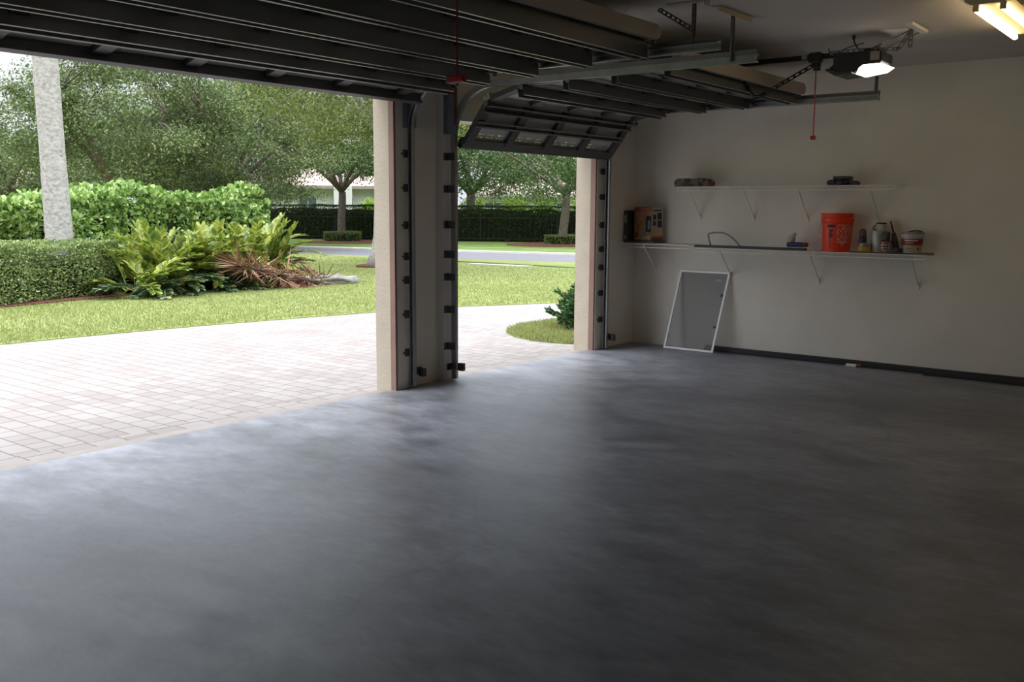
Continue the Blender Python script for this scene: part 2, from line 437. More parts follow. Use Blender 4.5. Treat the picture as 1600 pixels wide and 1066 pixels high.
w = bpy.data.worlds.new('overcast_sky'); SC.world = w; w.use_nodes = True; nt = w.node_tree
bg = nt.nodes['Background']
tc = nt.nodes.new('ShaderNodeTexCoord'); sx = nt.nodes.new('ShaderNodeSeparateXYZ'); nt.links.new(tc.outputs['Generated'], sx.inputs[0])
cr = ramp(nt, sx.outputs['Z'], [(0,(.88,.90,.96)),(.12,(1.02,1.06,1.14)),(.3,(1.2,1.28,1.42)),(.55,(3.1,3.25,3.55)),(1,(6.3,6.5,6.9))])
cn = noise(nt, 2.2, 5, .6, tc.outputs['Generated']); cc = ramp(nt, cn.outputs['Fac'], [(.35,(.9,.93,.98)),(.65,(1.08,1.07,1.05))])
mx = N(nt, 'ShaderNodeMix', data_type='RGBA', blend_type='MULTIPLY'); mx.inputs[0].default_value = 1
nt.links.new(cr.outputs[0], mx.inputs[6]); nt.links.new(cc.outputs[0], mx.inputs[7])
nt.links.new(mx.outputs[2], bg.inputs['Color']); bg.inputs['Strength'].default_value = 1.0

sun = bpy.data.lights.new('sun_through_haze', 'SUN'); sun.energy = 1.7; sun.angle = math.radians(25); sun.color = (1,.95,.86)
so = bpy.data.objects.new('sun_through_haze', sun); COL.objects.link(so)
so.rotation_euler = Vector((-.28,.30,1)).to_track_quat('Z','Y').to_euler()   # high, a little behind the far trees' right

SC.view_settings.view_transform = 'Standard'; SC.view_settings.look = 'None'
SC.view_settings.exposure = 0.0; SC.view_settings.gamma = 1; SC.view_settings.use_curve_mapping = False
try:
    SC.cycles.use_denoising = True; SC.cycles.max_bounces = 12; SC.cycles.diffuse_bounces = 8
    SC.cycles.transparent_max_bounces = 16; SC.cycles.sample_clamp_indirect = 6
except Exception: pass

def struct(name, mb, m, **k):
    return tag(mb.build(name, m, **k), kind='structure')

# ------------------------------------------------------------------ garage shell
XR, XL, YB, CEIL = 9.46, -.62, -1.3, 2.88
struct('floor', MB().box((XL,YB,-.12),(XR,5.655,0)), M['floor'])
struct('ceiling', MB().box((XL-.15,YB-.15,CEIL),(XR+.15,5.84,CEIL+.12)), M['ceiling'])
struct('wall_right', MB().box((XR,YB,-.12),(XR+.15,5.84,CEIL)), M['wall'])
struct('wall_left', MB().box((XL-.15,YB,-.12),(XL,5.84,CEIL)), M['dark_unseen'])
struct('wall_back', MB().box((XL-.15,YB-.15,-.12),(XR+.15,YB,CEIL)), M['dark_unseen'])
wf = MB()
OX = [(XL,1.32,5.62),(5.60,6.375,5.70),(8.60,XR,5.62)]  # left piece widened out of view to shade the near floor
for x0, x1, yi in OX:
    wf.box((x0,yi,-.12),(x1,5.72,2.56), 0); wf.box((x0,5.72,-.12),(x1,5.84,2.56), 1)
wf.box((XL,5.62,2.56),(XR,5.72,CEIL), 0); wf.box((XL,5.72,2.56),(XR,5.84,CEIL), 1)
wf.box((6.375,5.62,2.30),(8.60,5.72,2.56), 0); wf.box((6.375,5.72,2.30),(8.60,5.845,2.56), 1)
# stucco lining of the jamb reveals
wf.box((5.585,5.665,-.06),(5.60,5.845,2.56), 1); wf.box((8.585,5.655,-.06),(8.60,5.845,2.56), 1)
wf.box((6.375,5.665,-.06),(6.39,5.845,2.56), 1); wf.box((1.32,5.655,-.06),(1.335,5.845,2.56), 1)
struct('wall_front', wf, [M['wall'], M['stucco']])
struct('trim_1', MB().box((5.583,5.61,-.01),(5.607,5.668,2.56)), M['browntrim'])
struct('trim_2', MB().box((8.583,5.595,-.01),(8.605,5.658,2.56)), M['browntrim'])
struct('trim_3', MB().box((5.607,5.62,.0),(5.745,5.70,2.6)), M['jamb'])
struct('trim_4', MB().box((6.20,5.62,.0),(6.375,5.70,2.6)), M['jamb'])
struct('trim_5', MB().box((8.605,5.585,.0),(8.80,5.62,2.6)), M['jamb'])

# ------------------------------------------------------------------ garage doors
def off(p, q, d):
    """unit vectors of a door section running p -> q in (Y,Z) and its inward (downward) normal"""
    ty, tz = q[0]-p[0], q[1]-p[1]; l = math.hypot(ty,tz); ty/=l; tz/=l
    return (ty,tz), (tz if False else -tz, ty) if ty < -1 else (tz*-1, ty)

def section_frame(p, q):
    t = Vector((0, q[0]-p[0], q[1]-p[1])); L = t.length; t.normalize()
    n = Vector((1,0,0)).cross(t)            # inward normal: for t pointing to -Y this looks down
    if n.z > 0: n = -n
    return Vector((0,p[0],p[1])), t, n, L

def strut_mesh(x0, x1, base, t, n, depth, wid=.042):
    """hat-shaped steel stiffener standing off the section along n, its lips at the tip"""
    lip, th = .016, .003
    h = wid/2
    prof = [(-h-lip,depth),(-h,depth),(-h,0),(h,0),(h,depth),(h+lip,depth),(h+lip,depth-th),(h+th,depth-th),(h+th,-th),(-h-th,-th),(-h-th,depth-th),(-h-lip,depth-th)]
    mb = MB()
    mb.prism(prof, lambda a,b,d: Vector((d,0,0))+base+t*a+n*b, x0, x1)
    return mb

def garage_door(loc, x0, x1, prof, label, stiles, strut_depth, extra_mid, slots, top_y):
    g = thing('garage_door', loc, label, 'garage door')
    ns = len(prof)-1
    for i in range(ns):
        b, t, n, L = section_frame(prof[i], prof[i+1])
        pn = MB()
        P = lambda x, a, o: Vector((x,0,0))+b+t*a+n*o
        xs = [x0, x1]; as_ = [.004, L-.004]; holes = []
        if slots and i == 0:
            for k in range(len(stiles)-1):
                s0, s1 = stiles[k]+.06, stiles[k+1]-.06; wd = (s1-s0)
                for gk in range(3):
                    c = s0+wd*(.17+.33*gk)
                    for rr in (.085,.115):
                        holes.append((c-wd*.11, c+wd*.11, rr, rr+.0075))
            for h in holes: xs += [h[0],h[1]]; as_ += [h[2],h[3]]
        xs = sorted(set(xs)); as_ = sorted(set(as_))
        for a in range(len(xs)-1):
            for c in range(len(as_)-1):
                mx_, ma = (xs[a]+xs[a+1])/2, (as_[c]+as_[c+1])/2
                if any(h[0]<mx_<h[1] and h[2]<ma<h[3] for h in holes): continue
                q = [(xs[a],as_[c]),(xs[a+1],as_[c]),(xs[a+1],as_[c+1]),(xs[a],as_[c+1])]
                pn.add([P(*k,0) for k in q], [(0,1,2,3)]); pn.add([P(*k,-.003) for k in q], [(3,2,1,0)])
        # rolled edges top and bottom of the sheet
        for a0 in (.004, L-.03):
            pn.prism([(a0,-.03),(a0+.026,-.03),(a0+.026,.022),(a0,.022)], lambda a,o,d: P(d,a,o), x0, x1)
        sec = pn.build('door_panel', M['panel'], g)
        for s in stiles:
            wd = .05
            if s-wd < x0: s = x0+wd
            if s+wd > x1: s = x1-wd
            st = MB(); st.prism([(.03,-.004),(L-.03,-.004),(L-.03,.038),(.03,.038)], lambda a,o,d: P(d,a,o), s-wd, s+wd)
            st.build('stile', M['stile'], sec)
        if i > 0 or extra_mid or True:
            strut_mesh(x0+.005, x1-.005, P(0,L-.075,.02), t, n, strut_depth[i], .05).build('strut', M['strut'], sec)
        if i == 0:
            if extra_mid: strut_mesh(x0+.005, x1-.005, P(0,L*.5,.02), t, n, .03, .03).build('stiffener', M['strut'], sec)
            rw, rd_ = (.055,.03) if extra_mid else (.03,.078)
            br = MB(); br.prism([(0,-.035),(rw,-.035),(rw,rd_-.012),(rw+.012,rd_-.012),(rw+.012,rd_),(-.012,rd_),(-.012,rd_-.012),(0,rd_-.012)], lambda a,o,d: P(d,a,o), x0-.004, x1+.004)
            br.build('bottom_rail', M['stile'], sec)
            sl = MB(); sl.prism([(-.035,-.02),(0,-.032),(0,.026),(-.035,.01)], lambda a,o,d: P(d,a,o), x0, x1)
            sl.build('bottom_seal', M['rubber'], sec)
        # rollers in the tracks
        for xx, sg in ((x0,-1),(x1,1)):
            ro = MB(); c = P(xx, L-.03, .045)
            ro.tube([c-Vector((sg*.10,0,0)), c+Vector((sg*.035,0,0))], .006, 6)
            ro.lathe(c+Vector((sg*.035-.006,0,0)), [(.003,0),(.020,.0),(.022,.004),(.022,.010),(.020,.013),(.003,.013)], 12, 0, 'x')
            ro.prism([(-.035,-.04),(.035,-.04),(.035,-.012),(-.035,-.012)], lambda a,o,d: c+t*a+n*o+Vector((d,0,0)), -.09*sg, -.02*sg)
            ro.build('roller', M['galv2'], sec)
    # rounded top edge of the uppermost section
    b, t, n, L = section_frame(prof[-2], prof[-1])
    tr = MB(); c0 = b+t*(L+.02)
    k = 8; pr = []
    r = .05
    for j in range(k+1): a = -math.pi/2+math.pi*j/k; pr.append((x1-r+r*math.cos(a)*1.2, r*math.sin(a)))
    for j in range(k+1): a = math.pi/2+math.pi*j/k; pr.append((x0+r+r*math.cos(a)*1.2, r*math.sin(a)))
    tr.prism(pr, lambda x,o,d: Vector((x,0,0))+c0+Vector((0,0,1))*o+Vector((0,-1,0))*d, -.015, .03)
    tr.build('top_rail', M['beige'], g)
    return g

prof1 = [(5.475,2.447),(5.06,2.557),(4.665,2.602),(4.205,2.64),(3.735,2.668),(3.295,2.702),(3.20,2.71)]
prof1 = prof1[:-1]
st1 = [1.26,1.78,2.39,3.0,3.61,4.23,4.85,5.49]
garage_door((3.47,4.4,2.45), 1.22, 5.725, prof1, 'wide garage door raised flat overhead at the left, with deep dark steel struts',
            st1, [.085,.105,.12,.123,.138], False, False, 3.18)
prof2 = [(5.51,2.085),(5.215,2.465),(4.805,2.57),(4.335,2.585),(3.885,2.60),(3.435,2.635)]
st2 = [6.35,6.90,7.49,8.07,8.64]
garage_door((7.49,4.5,2.1), 6.30, 8.69, prof2, 'narrower garage door raised at the right, slotted bottom section hanging into its opening',
            st2, [.05,.085,.09,.09,.10], True, True, 3.33)

# ------------------------------------------------------------------ tracks
UPROF = [(-.016,-.026),(.016,-.026),(.016,-.014),(.013,-.014),(.013,-.023),(-.013,-.023),(-.013,.023),(.013,.023),(.013,.014),(.016,.014),(.016,.026),(-.016,.026)]
def track(x, sg, yv, zh, yend, brz, jamb_x, jamb_y, label, flag_z, hangers, bar=None):
    """sg = +1: the door lies to the right of the track"""
    t = thing('door_track', (x,yv,0), label, 'garage door track', 'steel door tracks')
    R = .42
    prof = [(a*sg,b) for a,b in UPROF]
    if sg < 0: prof = prof[::-1]
    path = [(yv,.02),(yv,zh-R)]
    MB().sweep_yz(x, prof, path).build('vertical_rail', M['galv'], t)
    path = [(yv,zh-R)]+[(yv-R+R*math.cos(a),zh-R+R*math.sin(a)) for a in np.linspace(0,math.pi/2,14)[1:]]
    path += [(yend,zh)]
    MB().sweep_yz(x, prof, path).build('curved_rail', M['galv'], t)
    # stiffening angle along the horizontal run
    MB().box((x-.018*sg-.002,yend,zh+.024),(x-.018*sg+.002,yv-.9,zh+.06)).box((min(x-.018*sg,x+.01*sg),yend,zh+.026),(max(x-.018*sg,x+.01*sg),yv-.9,zh+.029)).build('top_angle', M['galv2'], t)
    for z in brz:
        b = MB()
        lo, hi = min(x-.012*sg,jamb_x), max(x-.012*sg,jamb_x)
        b.box((lo,jamb_y-.004,z-.032),(hi,jamb_y,z+.032)); b.box((x-.022,yv-.02,z-.032),(x-.018,jamb_y,z+.032)) if sg > 0 else b.box((x+.018,yv-.02,z-.032),(x+.022,jamb_y,z+.032))
        b.box((min(jamb_x,jamb_x+sg*.02),jamb_y-.010,z-.008),(max(jamb_x,jamb_x+sg*.02),jamb_y,z+.008))
        b.build('bracket', M['clip'], t)
    # flag plate at the bend
    xb = x-.02*sg
    fp = MB(); fp.box((min(xb,xb-.003*sg),yv-.045,flag_z-.17),(max(xb,xb-.003*sg),jamb_y,flag_z+.17))
    fp.box((min(xb,jamb_x),jamb_y-.004,flag_z-.17),(max(xb,jamb_x),jamb_y,flag_z+.17)).build('flag_bracket', M['flag'], t)
    for (hy, hx, dy) in hangers:
        h = MB()
        h.perf((hx,hy,zh-.01),(hx,hy,CEIL), side=(0,1,0)); h.perf((hx,hy,zh-.01),(hx,hy,CEIL), side=(1,0,0))
        if dy: h.perf((hx+.02,hy,zh+.12),(hx+.02,hy+dy,CEIL-.004), side=(0,1,0))
        h.build('hanger', M['galv2'], t)
    if bar:
        MB().box(bar[0],bar[1]).box((bar[0][0],bar[0][1],bar[0][2]-.03),(bar[1][0],bar[0][1]+.004,bar[0][2])).build('ceiling_angle', M['beige'], t)
    return t
BZ = [.31,.64,.93,1.13,1.39,1.70,1.98]
track(5.765, -1, 5.585, 2.585, 2.83, BZ, 5.70, 5.62, 'steel track on the left edge of the pillar, serving the wide door', 2.36, [(3.03,5.79,.28)], ((5.72,2.92,CEIL-.006),(5.79,3.20,CEIL)))
track(6.268, 1, 5.555, 2.565, 2.79, BZ, 6.20, 5.62, 'steel track on the right edge of the pillar, curving over to the narrower door', 2.34, [(2.97,6.245,0)], ((5.95,2.93,CEIL-.006),(6.46,2.99,CEIL)))
track(8.735, -1, 5.535, 2.53, 2.73, [.33,.62,.90,1.10,1.36,1.66,1.93], 8.66, 5.585, 'steel track beside the far right corner, on the right edge of the narrower doorway', 2.30, [(2.77,8.76,0)])
# rust-coloured spring anchor between the doors
sb = thing('spring_bracket', (6.24,5.55,2.24), 'rusty red steel plate on the pillar beside the curved track', 'bracket')
MB().box((6.222,5.515,2.24),(6.262,5.522,2.56)).box((6.255,5.522,2.24),(6.262,5.618,2.56)).build('plate', M['rust'], sb)
for z in (2.30,2.42,2.52): MB().lathe((6.24,5.515,z), [(.002,-.008),(.009,-.008),(.009,0)], 6, 0, 'y').build('bolt', M['galv2'], sb)

# photo-eye sensors near the floor
def sensor(x, y, z, sg, label, jy):
    s = thing('safety_sensor', (x,y,z), label, 'sensor', 'door safety sensors')
    MB().bbox((x-.022,y-.05,z-.035),(x+.022,y+.01,z+.035), .006).build('housing', M['black'], s)
    MB().lathe((x,y-.02,z+.004), [(.002,-.02*sg-.012),(.014,-.02*sg-.012),(.014,-.02*sg+.012),(.002,-.02*sg+.012)], 10, 0, 'x').build('eye', M['dgrey'], s)
    MB().box((x-.004,y,z-.03),(x+.004,jy,z-.022)).box((min(x,x-sg*.09),jy-.012,z-.03),(max(x,x-sg*.09),jy-.006,z+.03)).build('mount', M['blackmetal'], s)
    return s
sensor(5.85, 5.575, .13, -1, 'black safety sensor low on the track at the pillar left edge', 5.66)
sensor(6.275, 5.50, .13, 1, 'black safety sensor low on the track at the pillar right edge', 5.58)
sensor(8.80, 5.50, .13, -1, 'black safety sensor low on the track near the shelf wall corner', 5.585)

# ------------------------------------------------------------------ openers
def opener(x, label, cord_y, cord_z, lit, arm_door):
    o = thing('door_opener', (x,2.5,2.6), label, 'door opener', 'ceiling mounted door openers')
    X = x; CE = CEIL+.035; cord_z += .035; arm_door = (arm_door[0], arm_door[1]+.035)
    # rail
    MB().box((X-.016,2.66,2.765),(X+.016,5.60,2.80)).box((X-.024,2.66,2.760),(X+.024,5.60,2.766)).build('rail', M['blackmetal'], o)
    MB().box((X-.05,5.56,2.74),(X+.05,5.615,2.83)).build('header_bracket', M['blackmetal'], o)
    # motor unit: profile in (Y,Z)
    body = MB()
    pr = [(2.70,2.772),(2.41,2.772),(2.335,2.76),(2.335,2.69),(2.36,2.655),(2.54,2.625),(2.66,2.612),(2.745,2.650),(2.725,2.672),(2.70,2.69)]
    body.prism(pr, lambda a,b,d: Vector((d,a,b)), X-.13, X+.13)
    b = body.build('motor_housing', M['black'], o)
    sk = MB(); sk.prism([(2.76,2.652),(2.68,2.605),(2.55,2.615),(2.55,2.628),(2.665,2.63),(2.745,2.665)], lambda a,bb,d: Vector((d,a,bb)), X-.145, X+.145)
    sk.build('lower_cover', M['dgrey'], b)
    MB().box((X-.1315,2.352,2.70),(X+.1315,2.42,2.765)).build('end_panel', M['grey'], b)
    ln = MB(); ln.prism([(2.50,2.652),(2.47,2.672),(2.345,2.674),(2.305,2.660),(2.355,2.628),(2.52,2.606)], lambda a,bb,d: Vector((d,a,bb)), X-.132, X+.10)
    ln.build('light_lens', M['lens'] if lit else M['white'], o)
    # control board, plug, wires on top
    MB().bbox((X-.09,2.36,2.772),(X+.07,2.50,2.80), .008).build('top_plate', M['black'], o)
    MB().perf((X-.10,2.74,2.785),(X-.10,2.48,2.785), side=(0,0,1)).build('top_strap', M['galv2'], o)
    MB().tube([(X,2.50,2.78),(X-.02,2.545,2.80),(X-.03,2.58,2.86),(X-.03,2.585,2.905)], .006, 6).lathe((X-.03,2.585,2.879),[(.004,0),(.012,.004),(.014,.034),(.004,.035)],8).build('power_cord', M['black'], o)
    MB().tube([(X-.05,2.70,2.775),(X-.06,2.68,2.80),(X-.06,2.60,2.825),(X-.05,2.50,2.845)], .004, 5).build('wire', M['black'], o)
    MB().tube([(X-.07,2.745,2.775),(X-.07,2.76,2.81),(X-.07,2.765,2.825)], .004, 5).build('wire', M['black'], o)
    # hangers to a board on the ceiling
    MB().box((X-.33,2.07,CE-.022),(X+.08,2.12,CE)).build('ceiling_board', M['white'], o)
    hs = MB()
    for dx in (-.12,.05):
        hs.perf((X+dx,2.42,2.785),(X+dx,2.115,CE-.012), side=(1,0,0))
    hs.perf((X-.12,2.40,2.775),(X-.12,2.22,2.765), side=(0,0,1)); hs.perf((X-.12,2.22,2.765),(X-.12,2.13,2.895), side=(0,0,1)); hs.perf((X-.11,2.14,2.77),(X-.11,2.14,2.905), side=(0,1,0))
    hs.build('hanger', M['galv2'], o)
    # trolley
    tr = MB(); tr.bbox((X-.03,cord_y-.045,2.735),(X+.03,cord_y+.055,2.815), .008); tr.bbox((X-.022,cord_y-.035,2.695),(X+.022,cord_y+.03,2.74), .006)
    tr.bbox((X-.012,cord_y-.03,2.675),(X+.03,cord_y+.02,2.70), .005)
    tl = tr.build('trolley', M['black'], o)
    MB().box((X-.017,cord_y+.07,2.762),(X-.0165+.034,cord_y+.115,2.803)).build('tag', M['grey'], tl)
    # bent arm down to the door
    ay, az = arm_door
    arm = MB(); arm.perf((X,cord_y+.02,2.72),(X,ay-.12,az-.045), w=.034, t=.006, side=(0,.5,1), pitch=.05)
    arm.tube([(X,ay-.16,az-.035),(X,ay-.11,az-.05),(X,ay-.06,az-.045),(X,ay-.01,az+.01),(X,ay+.01,az+.06)], .013, 8)
    am = arm.build('door_arm', M['blackmetal'], o)
    MB().box((X-.04,ay-.01,az+.05),(X+.04,ay+.09,az+.075)).build('door_bracket', M['galv2'], o)
    cd = MB().tube([(X+.005,cord_y,2.68),(X+.004,cord_y-.004,(2.68+cord_z)/2),(X,cord_y-.006,cord_z)], .0045, 6).build('release_cord', M['redcord'], o)
    MB().bbox((X-.014,cord_y-.055 if not lit else cord_y-.026,cord_z-.02),(X+.014,cord_y+.05 if not lit else cord_y+.016,cord_z+.012), .006).build('handle', M['red'], cd)
    o.location.z -= .035
    return o
opener(7.6, 'black door opener with glowing lens hanging below the ceiling by the shelf wall', 2.885, 2.12, True, (3.46,2.52))
opener(3.16, 'door opener of the wide door, only its red pull cord and handle showing', 2.79, 2.10, False, (3.30,2.56))

# ------------------------------------------------------------------ fluorescent fixture
fx = thing('fluorescent_light', (7.2,1.42,CEIL-.09), 'ceiling light with two bare glowing tubes, top right', 'ceiling light')
MB().prism([(1.30,CEIL),(1.57,CEIL),(1.57,2.835),(1.53,2.812),(1.34,2.812),(1.30,2.835)], lambda a,b,d: Vector((d,a,b)), 6.58, 7.86).build('housing', M['fixture'], fx)
for y in (1.352,1.506):
    MB().lathe((6.62,y,2.790), [(.006,0),(.018,.002),(.019,.02),(.019,1.18),(.018,1.198),(.006,1.2)], 14, 0, 'x').build('tube', M['tube'], fx, angle=40)
    for xx in (6.60,7.815): MB().box((xx,y-.017,2.775),(xx+.02,y+.017,2.815)).build('socket', M['fixture'], fx)

# ------------------------------------------------------------------ wire shelves
def wire_shelf(y0, y1, z, brace_ys, drop, label):
    s = thing('wire_shelf', (9.31,(y0+y1)/2,z), label, 'shelf', 'white wire shelves')
    xf, xb = 9.155, 9.452
    d = MB(); r = .0028
    d.tube([(xf,y0,z),(xf,y1,z)], .0055, 6); d.tube([(xb,y0,z),(xb,y1,z)], .0042, 6); d.tube([((xf+xb)/2,y0,z-.006),((xf+xb)/2,y1,z-.006)], .0038, 6)
    n = int((y1-y0)/.0254)
    for i in range(n+1):
        y = y0+(y1-y0)*i/n; d.tube([(xb,y,z+.003),(xf,y,z+.003)], r*.8, 4)
    d.build('deck', M['wire'], s)
    l = MB(); l.tube([(xf-.004,y0,z-.038),(xf-.004,y1,z-.038)], .0055, 6)
    n = int((y1-y0)/.25)
    for i in range(n+1):
        y = y0+.03+(y1-y0-.06)*i/n; l.tube([(xf-.002,y,z),(xf-.004,y,z-.038)], .0034, 5)
    l.build('front_lip', M['wire'], s)
    for yb in brace_ys:
        b = MB(); b.tube([(xf+.004,yb,z-.008),(xf+.02,yb,z-.03),(9.44,yb,z-drop+.02),(9.452,yb,z-drop)], .0078, 6)
        b.box((9.449,yb-.012,z-drop-.035),(9.46,yb+.012,z-drop+.015)); b.build('brace', M['wire'], s)
    for i in range(int((y1-y0)/.4)):
        yy = y0+.2+i*.4; MB().box((9.447,yy-.008,z-.012),(9.46,yy+.008,z+.008)).build('wall_clip', M['wire'], s)
    return s
ZU, ZL = 1.770, 1.129
wire_shelf(2.66, 4.95, ZU, [4.80,4.18,3.60,2.90], .31, 'upper white wire shelf on the right wall')
ZS = 1.152
wire_shelf(2.36, 4.74, ZL, [4.41,3.45,2.49], .30, 'long lower white wire shelf carrying the orange bucket and cans')
wire_shelf(4.76, 5.605, ZS, [5.33], .30, 'short white wire shelf under the printed carton in the corner')
TU, TL, TS = ZU+.006, ZL+.006, ZS+.006

# ------------------------------------------------------------------ things on the upper shelf
p = thing('camouflage_case', (9.28,4.78,TU), 'long mottled brown and green soft case on the upper shelf', 'case')
def camo():
    m, nt, b = nodes('mottled_cloth'); v = N(nt, 'ShaderNodeTexVoronoi', Scale=22); tcn = nt.nodes.new('ShaderNodeTexCoord')
    nt.links.new(tcn.outputs['Object'], v.inputs['Vector'])
    r = ramp(nt, v.outputs['Color'], [(.2,(.05,.06,.03)),(.4,(.16,.12,.09)),(.6,(.03,.03,.025)),(.75,(.20,.10,.08)),(.9,(.35,.33,.28))]); r.color_ramp.interpolation = 'CONSTANT'
    nt.links.new(r.outputs[0], b.inputs['Base Color']); b.inputs['Roughness'].default_value = .7; return m
mb = MB(); mb.prism([(4.985,TU),(4.99,TU+.045),(4.965,TU+.078),(4.93,TU+.085),(4.64,TU+.082),(4.60,TU+.07),(4.585,TU+.04),(4.59,TU)], lambda a,b,d: Vector((d,a,b)), 9.20, 9.36)
b_ = mb.build('body', camo(), p)
for y in (4.86,4.70): MB().box((9.197,y-.012,TU+.001),(9.363,y+.012,TU+.087)).build('strap', M['black'], b_)
p = thing('black_cap', (9.28,3.19,TU), 'low black rounded object like a folded cap on the upper shelf', 'cap')
mb = MB()
for (cy, cz, ry, rz, rx) in ((3.19,.03,.10,.052,.075),):
    k = 10
    mb.lathe((9.28,cy,TU), [(.010,.0),(.085,.0),(.095,.02),(.088,.045),(.070,.062),(.04,.068),(.004,.070)], 20)
mb.build('crown', M['black'], p, smooth=True)
mb = MB(); mb.prism([(3.10,TU+.002),(3.052,TU+.004),(3.045,TU+.025),(3.07,TU+.044),(3.12,TU+.05)], lambda a,b,d: Vector((d,a,b)), 9.22, 9.34); mb.build('brim', M['black'], p)
mb = MB(); mb.prism([(3.26,TU+.002),(3.325,TU+.003),(3.335,TU+.03),(3.315,TU+.05),(3.26,TU+.056)], lambda a,b,d: Vector((d,a,b)), 9.21, 9.33); mb.build('strap', M['black'], p)
mb = MB(); mb.bbox((9.23,3.115,TU+.055),(9.33,3.285,TU+.086), .008); mb.build('button_band', M['dgrey'], p)

# ------------------------------------------------------------------ things on the lower shelf
def flat(mb, x, y0, y1, z0, z1, m): mb.box((x-.0012,min(y0,y1),z0),(x,max(y0,y1),z1), m)
tag(recentre(MB().bbox((9.165,3.50,TL),(9.225,4.71,TL+.026), .003).build('board', M['black'])), 'long thin black board lying along the front of the lower shelf', 'board')
plank = thing('wood_stick', (9.172,2.8,TL), 'thin wooden stick with a stout end under the cans, right end of the lower shelf', 'stick')
MB().box((9.158,2.42,TL),(9.172,3.06,TL+.012)).build('shaft', pm('dark_wood', (.09,.06,.04), .8, var=.3, scale=10), plank)
MB().bbox((9.152,2.30,TL-.002),(9.190,2.46,TL+.022), .004).build('end_piece', pm('raw_wood', (.20,.12,.06), .8, var=.3, scale=10), plank)

bx = thing('appliance_box', (9.29,5.35,TS+.024), 'orange and white cardboard carton printed with an appliance, in the corner on the short shelf', 'box')
RB = Matrix.Rotation(math.radians(-16),3,'Z'); zb = TS+.0245
mb = MB()
X0,X1,Y0,Y1,H = 9.19,9.365,5.25,5.53,.375
mb.bbox((X0,Y0,zb),(X1,Y1,zb+H), .004, 0)
# printed front (towards -X): orange field, brown band, black machine with blue window
e = .0008
def pf(y0,y1,z0,z1,m,l=1): mb.box((X0-e*l,y0,zb+z0),(X0,y1,zb+z1), m)
pf(Y0+.002,Y1-.002,.002,H-.002,1); pf(Y0+.002,Y1-.002,H-.05,H-.003,2,2); pf(Y0+.015,Y1-.08,H-.038,H-.016,1,3)
pf(Y0+.006,Y0+.09,.10,.26,3,2); pf(Y0+.012,Y0+.085,.25,.275,3,3); pf(Y0+.02,Y0+.06,.13,.215,4,3); pf(Y0+.03,Y0+.05,.215,.225,0,4)
pf(Y0+.02,Y0+.26,.012,.05,6,2); pf(Y0+.13,Y0+.19,.03,.12,5,3); pf(Y0+.21,Y0+.265,.03,.10,2,3); pf(Y0+.03,Y0+.07,.02,.06,0,3)
# printed side (towards -Y): white with dark pictures
def ps(x0,x1,z0,z1,m,l=1): mb.box((x0,Y0-e*l,zb+z0),(x1,Y0,zb+z1), m)
ps(X0+.002,X1-.002,.05,H-.002,0); ps(X0+.002,X1-.002,.002,.05,2,1)
for (a,b2,c,d2) in ((.02,.065,.235,.29),(.085,.15,.235,.31),(.02,.065,.17,.22),(.09,.155,.15,.225)): ps(X0+a,X0+b2,c,d2,3,2)
for (a,b2,c,d2) in ((.02,.06,.07,.14),(.085,.15,.07,.13)): ps(X0+a,X0+b2,c,d2,6,2)
ps(X0+.02,X0+.15,.33,.342,3,2)
mb.v = [tuple(RB@(Vector(v)-Vector((X0,Y0,0)))+Vector((X0,Y0,0))) for v in mb.v]
mb.v = [(x+.03,y+.015,z) for x,y,z in mb.v]
mb.build('carton', [pm('carton_white',(.42,.37,.30),.7), pm('carton_orange',(.33,.165,.075),.6,var=.35,scale=14), pm('carton_red',(.30,.065,.035),.6), pm('carton_black',(.02,.02,.022),.5), pm('carton_blue',(.10,.24,.34),.4), pm('carton_steel',(.28,.26,.26),.5), pm('carton_gold',(.55,.36,.16),.6)], bx)
tag(recentre(MB().bbox((9.18,5.20,TS),(9.44,5.562,TS+.0235), .004).build('flat_case', M['dgrey'])), 'flat dark slab lying under the printed carton', 'case')
kb = thing('dark_case', (9.27,5.585,TS), 'upright dark grey case squeezed between the printed carton and the corner', 'case')
MB().bbox((9.20,5.568,TS+.0005),(9.43,5.617,TS+.36), .012).build('shell', M['dgrey'], kb)
MB().lathe((9.197,5.592,TS+.06), [(.004,-.003),(.020,-.003),(.02,.004)], 12, 0, 'x').build('latch', M['grey'], kb)
MB().bbox((9.195,5.575,TS+.22),(9.202,5.61,TS+.31), .003).build('handle', M['grey'], kb)

hs = thing('hose', (9.33,4.45,TL), 'grey hose looped in an arch on the lower shelf', 'hose')
hp = []
for k in range(25):
    s = k/24
    hp.append((9.27+.06*s, 4.57-.02*math.sin(s*3)+ (.05*math.sin(min(1,s*2)*math.pi)) - .31*max(0,s-.30)/.7, TL+.012+.165*math.sin(math.pi*min(1,s*1.02))**.75*(1-.25*s)))
MB().tube(hp, .0085, 8).build('tubing', M['grey'], hs, smooth=True)
MB().tube([hp[-1],(hp[-1][0]+.005,hp[-1][1]-.05,TL+.009)], .012, 8).build('coupling', M['black'], hs)
MB().tube([(9.27,4.565,TL+.03),(9.275,4.60,TL+.09),(9.28,4.595,TL+.12)], .004, 6).build('wire', M['black'], hs)

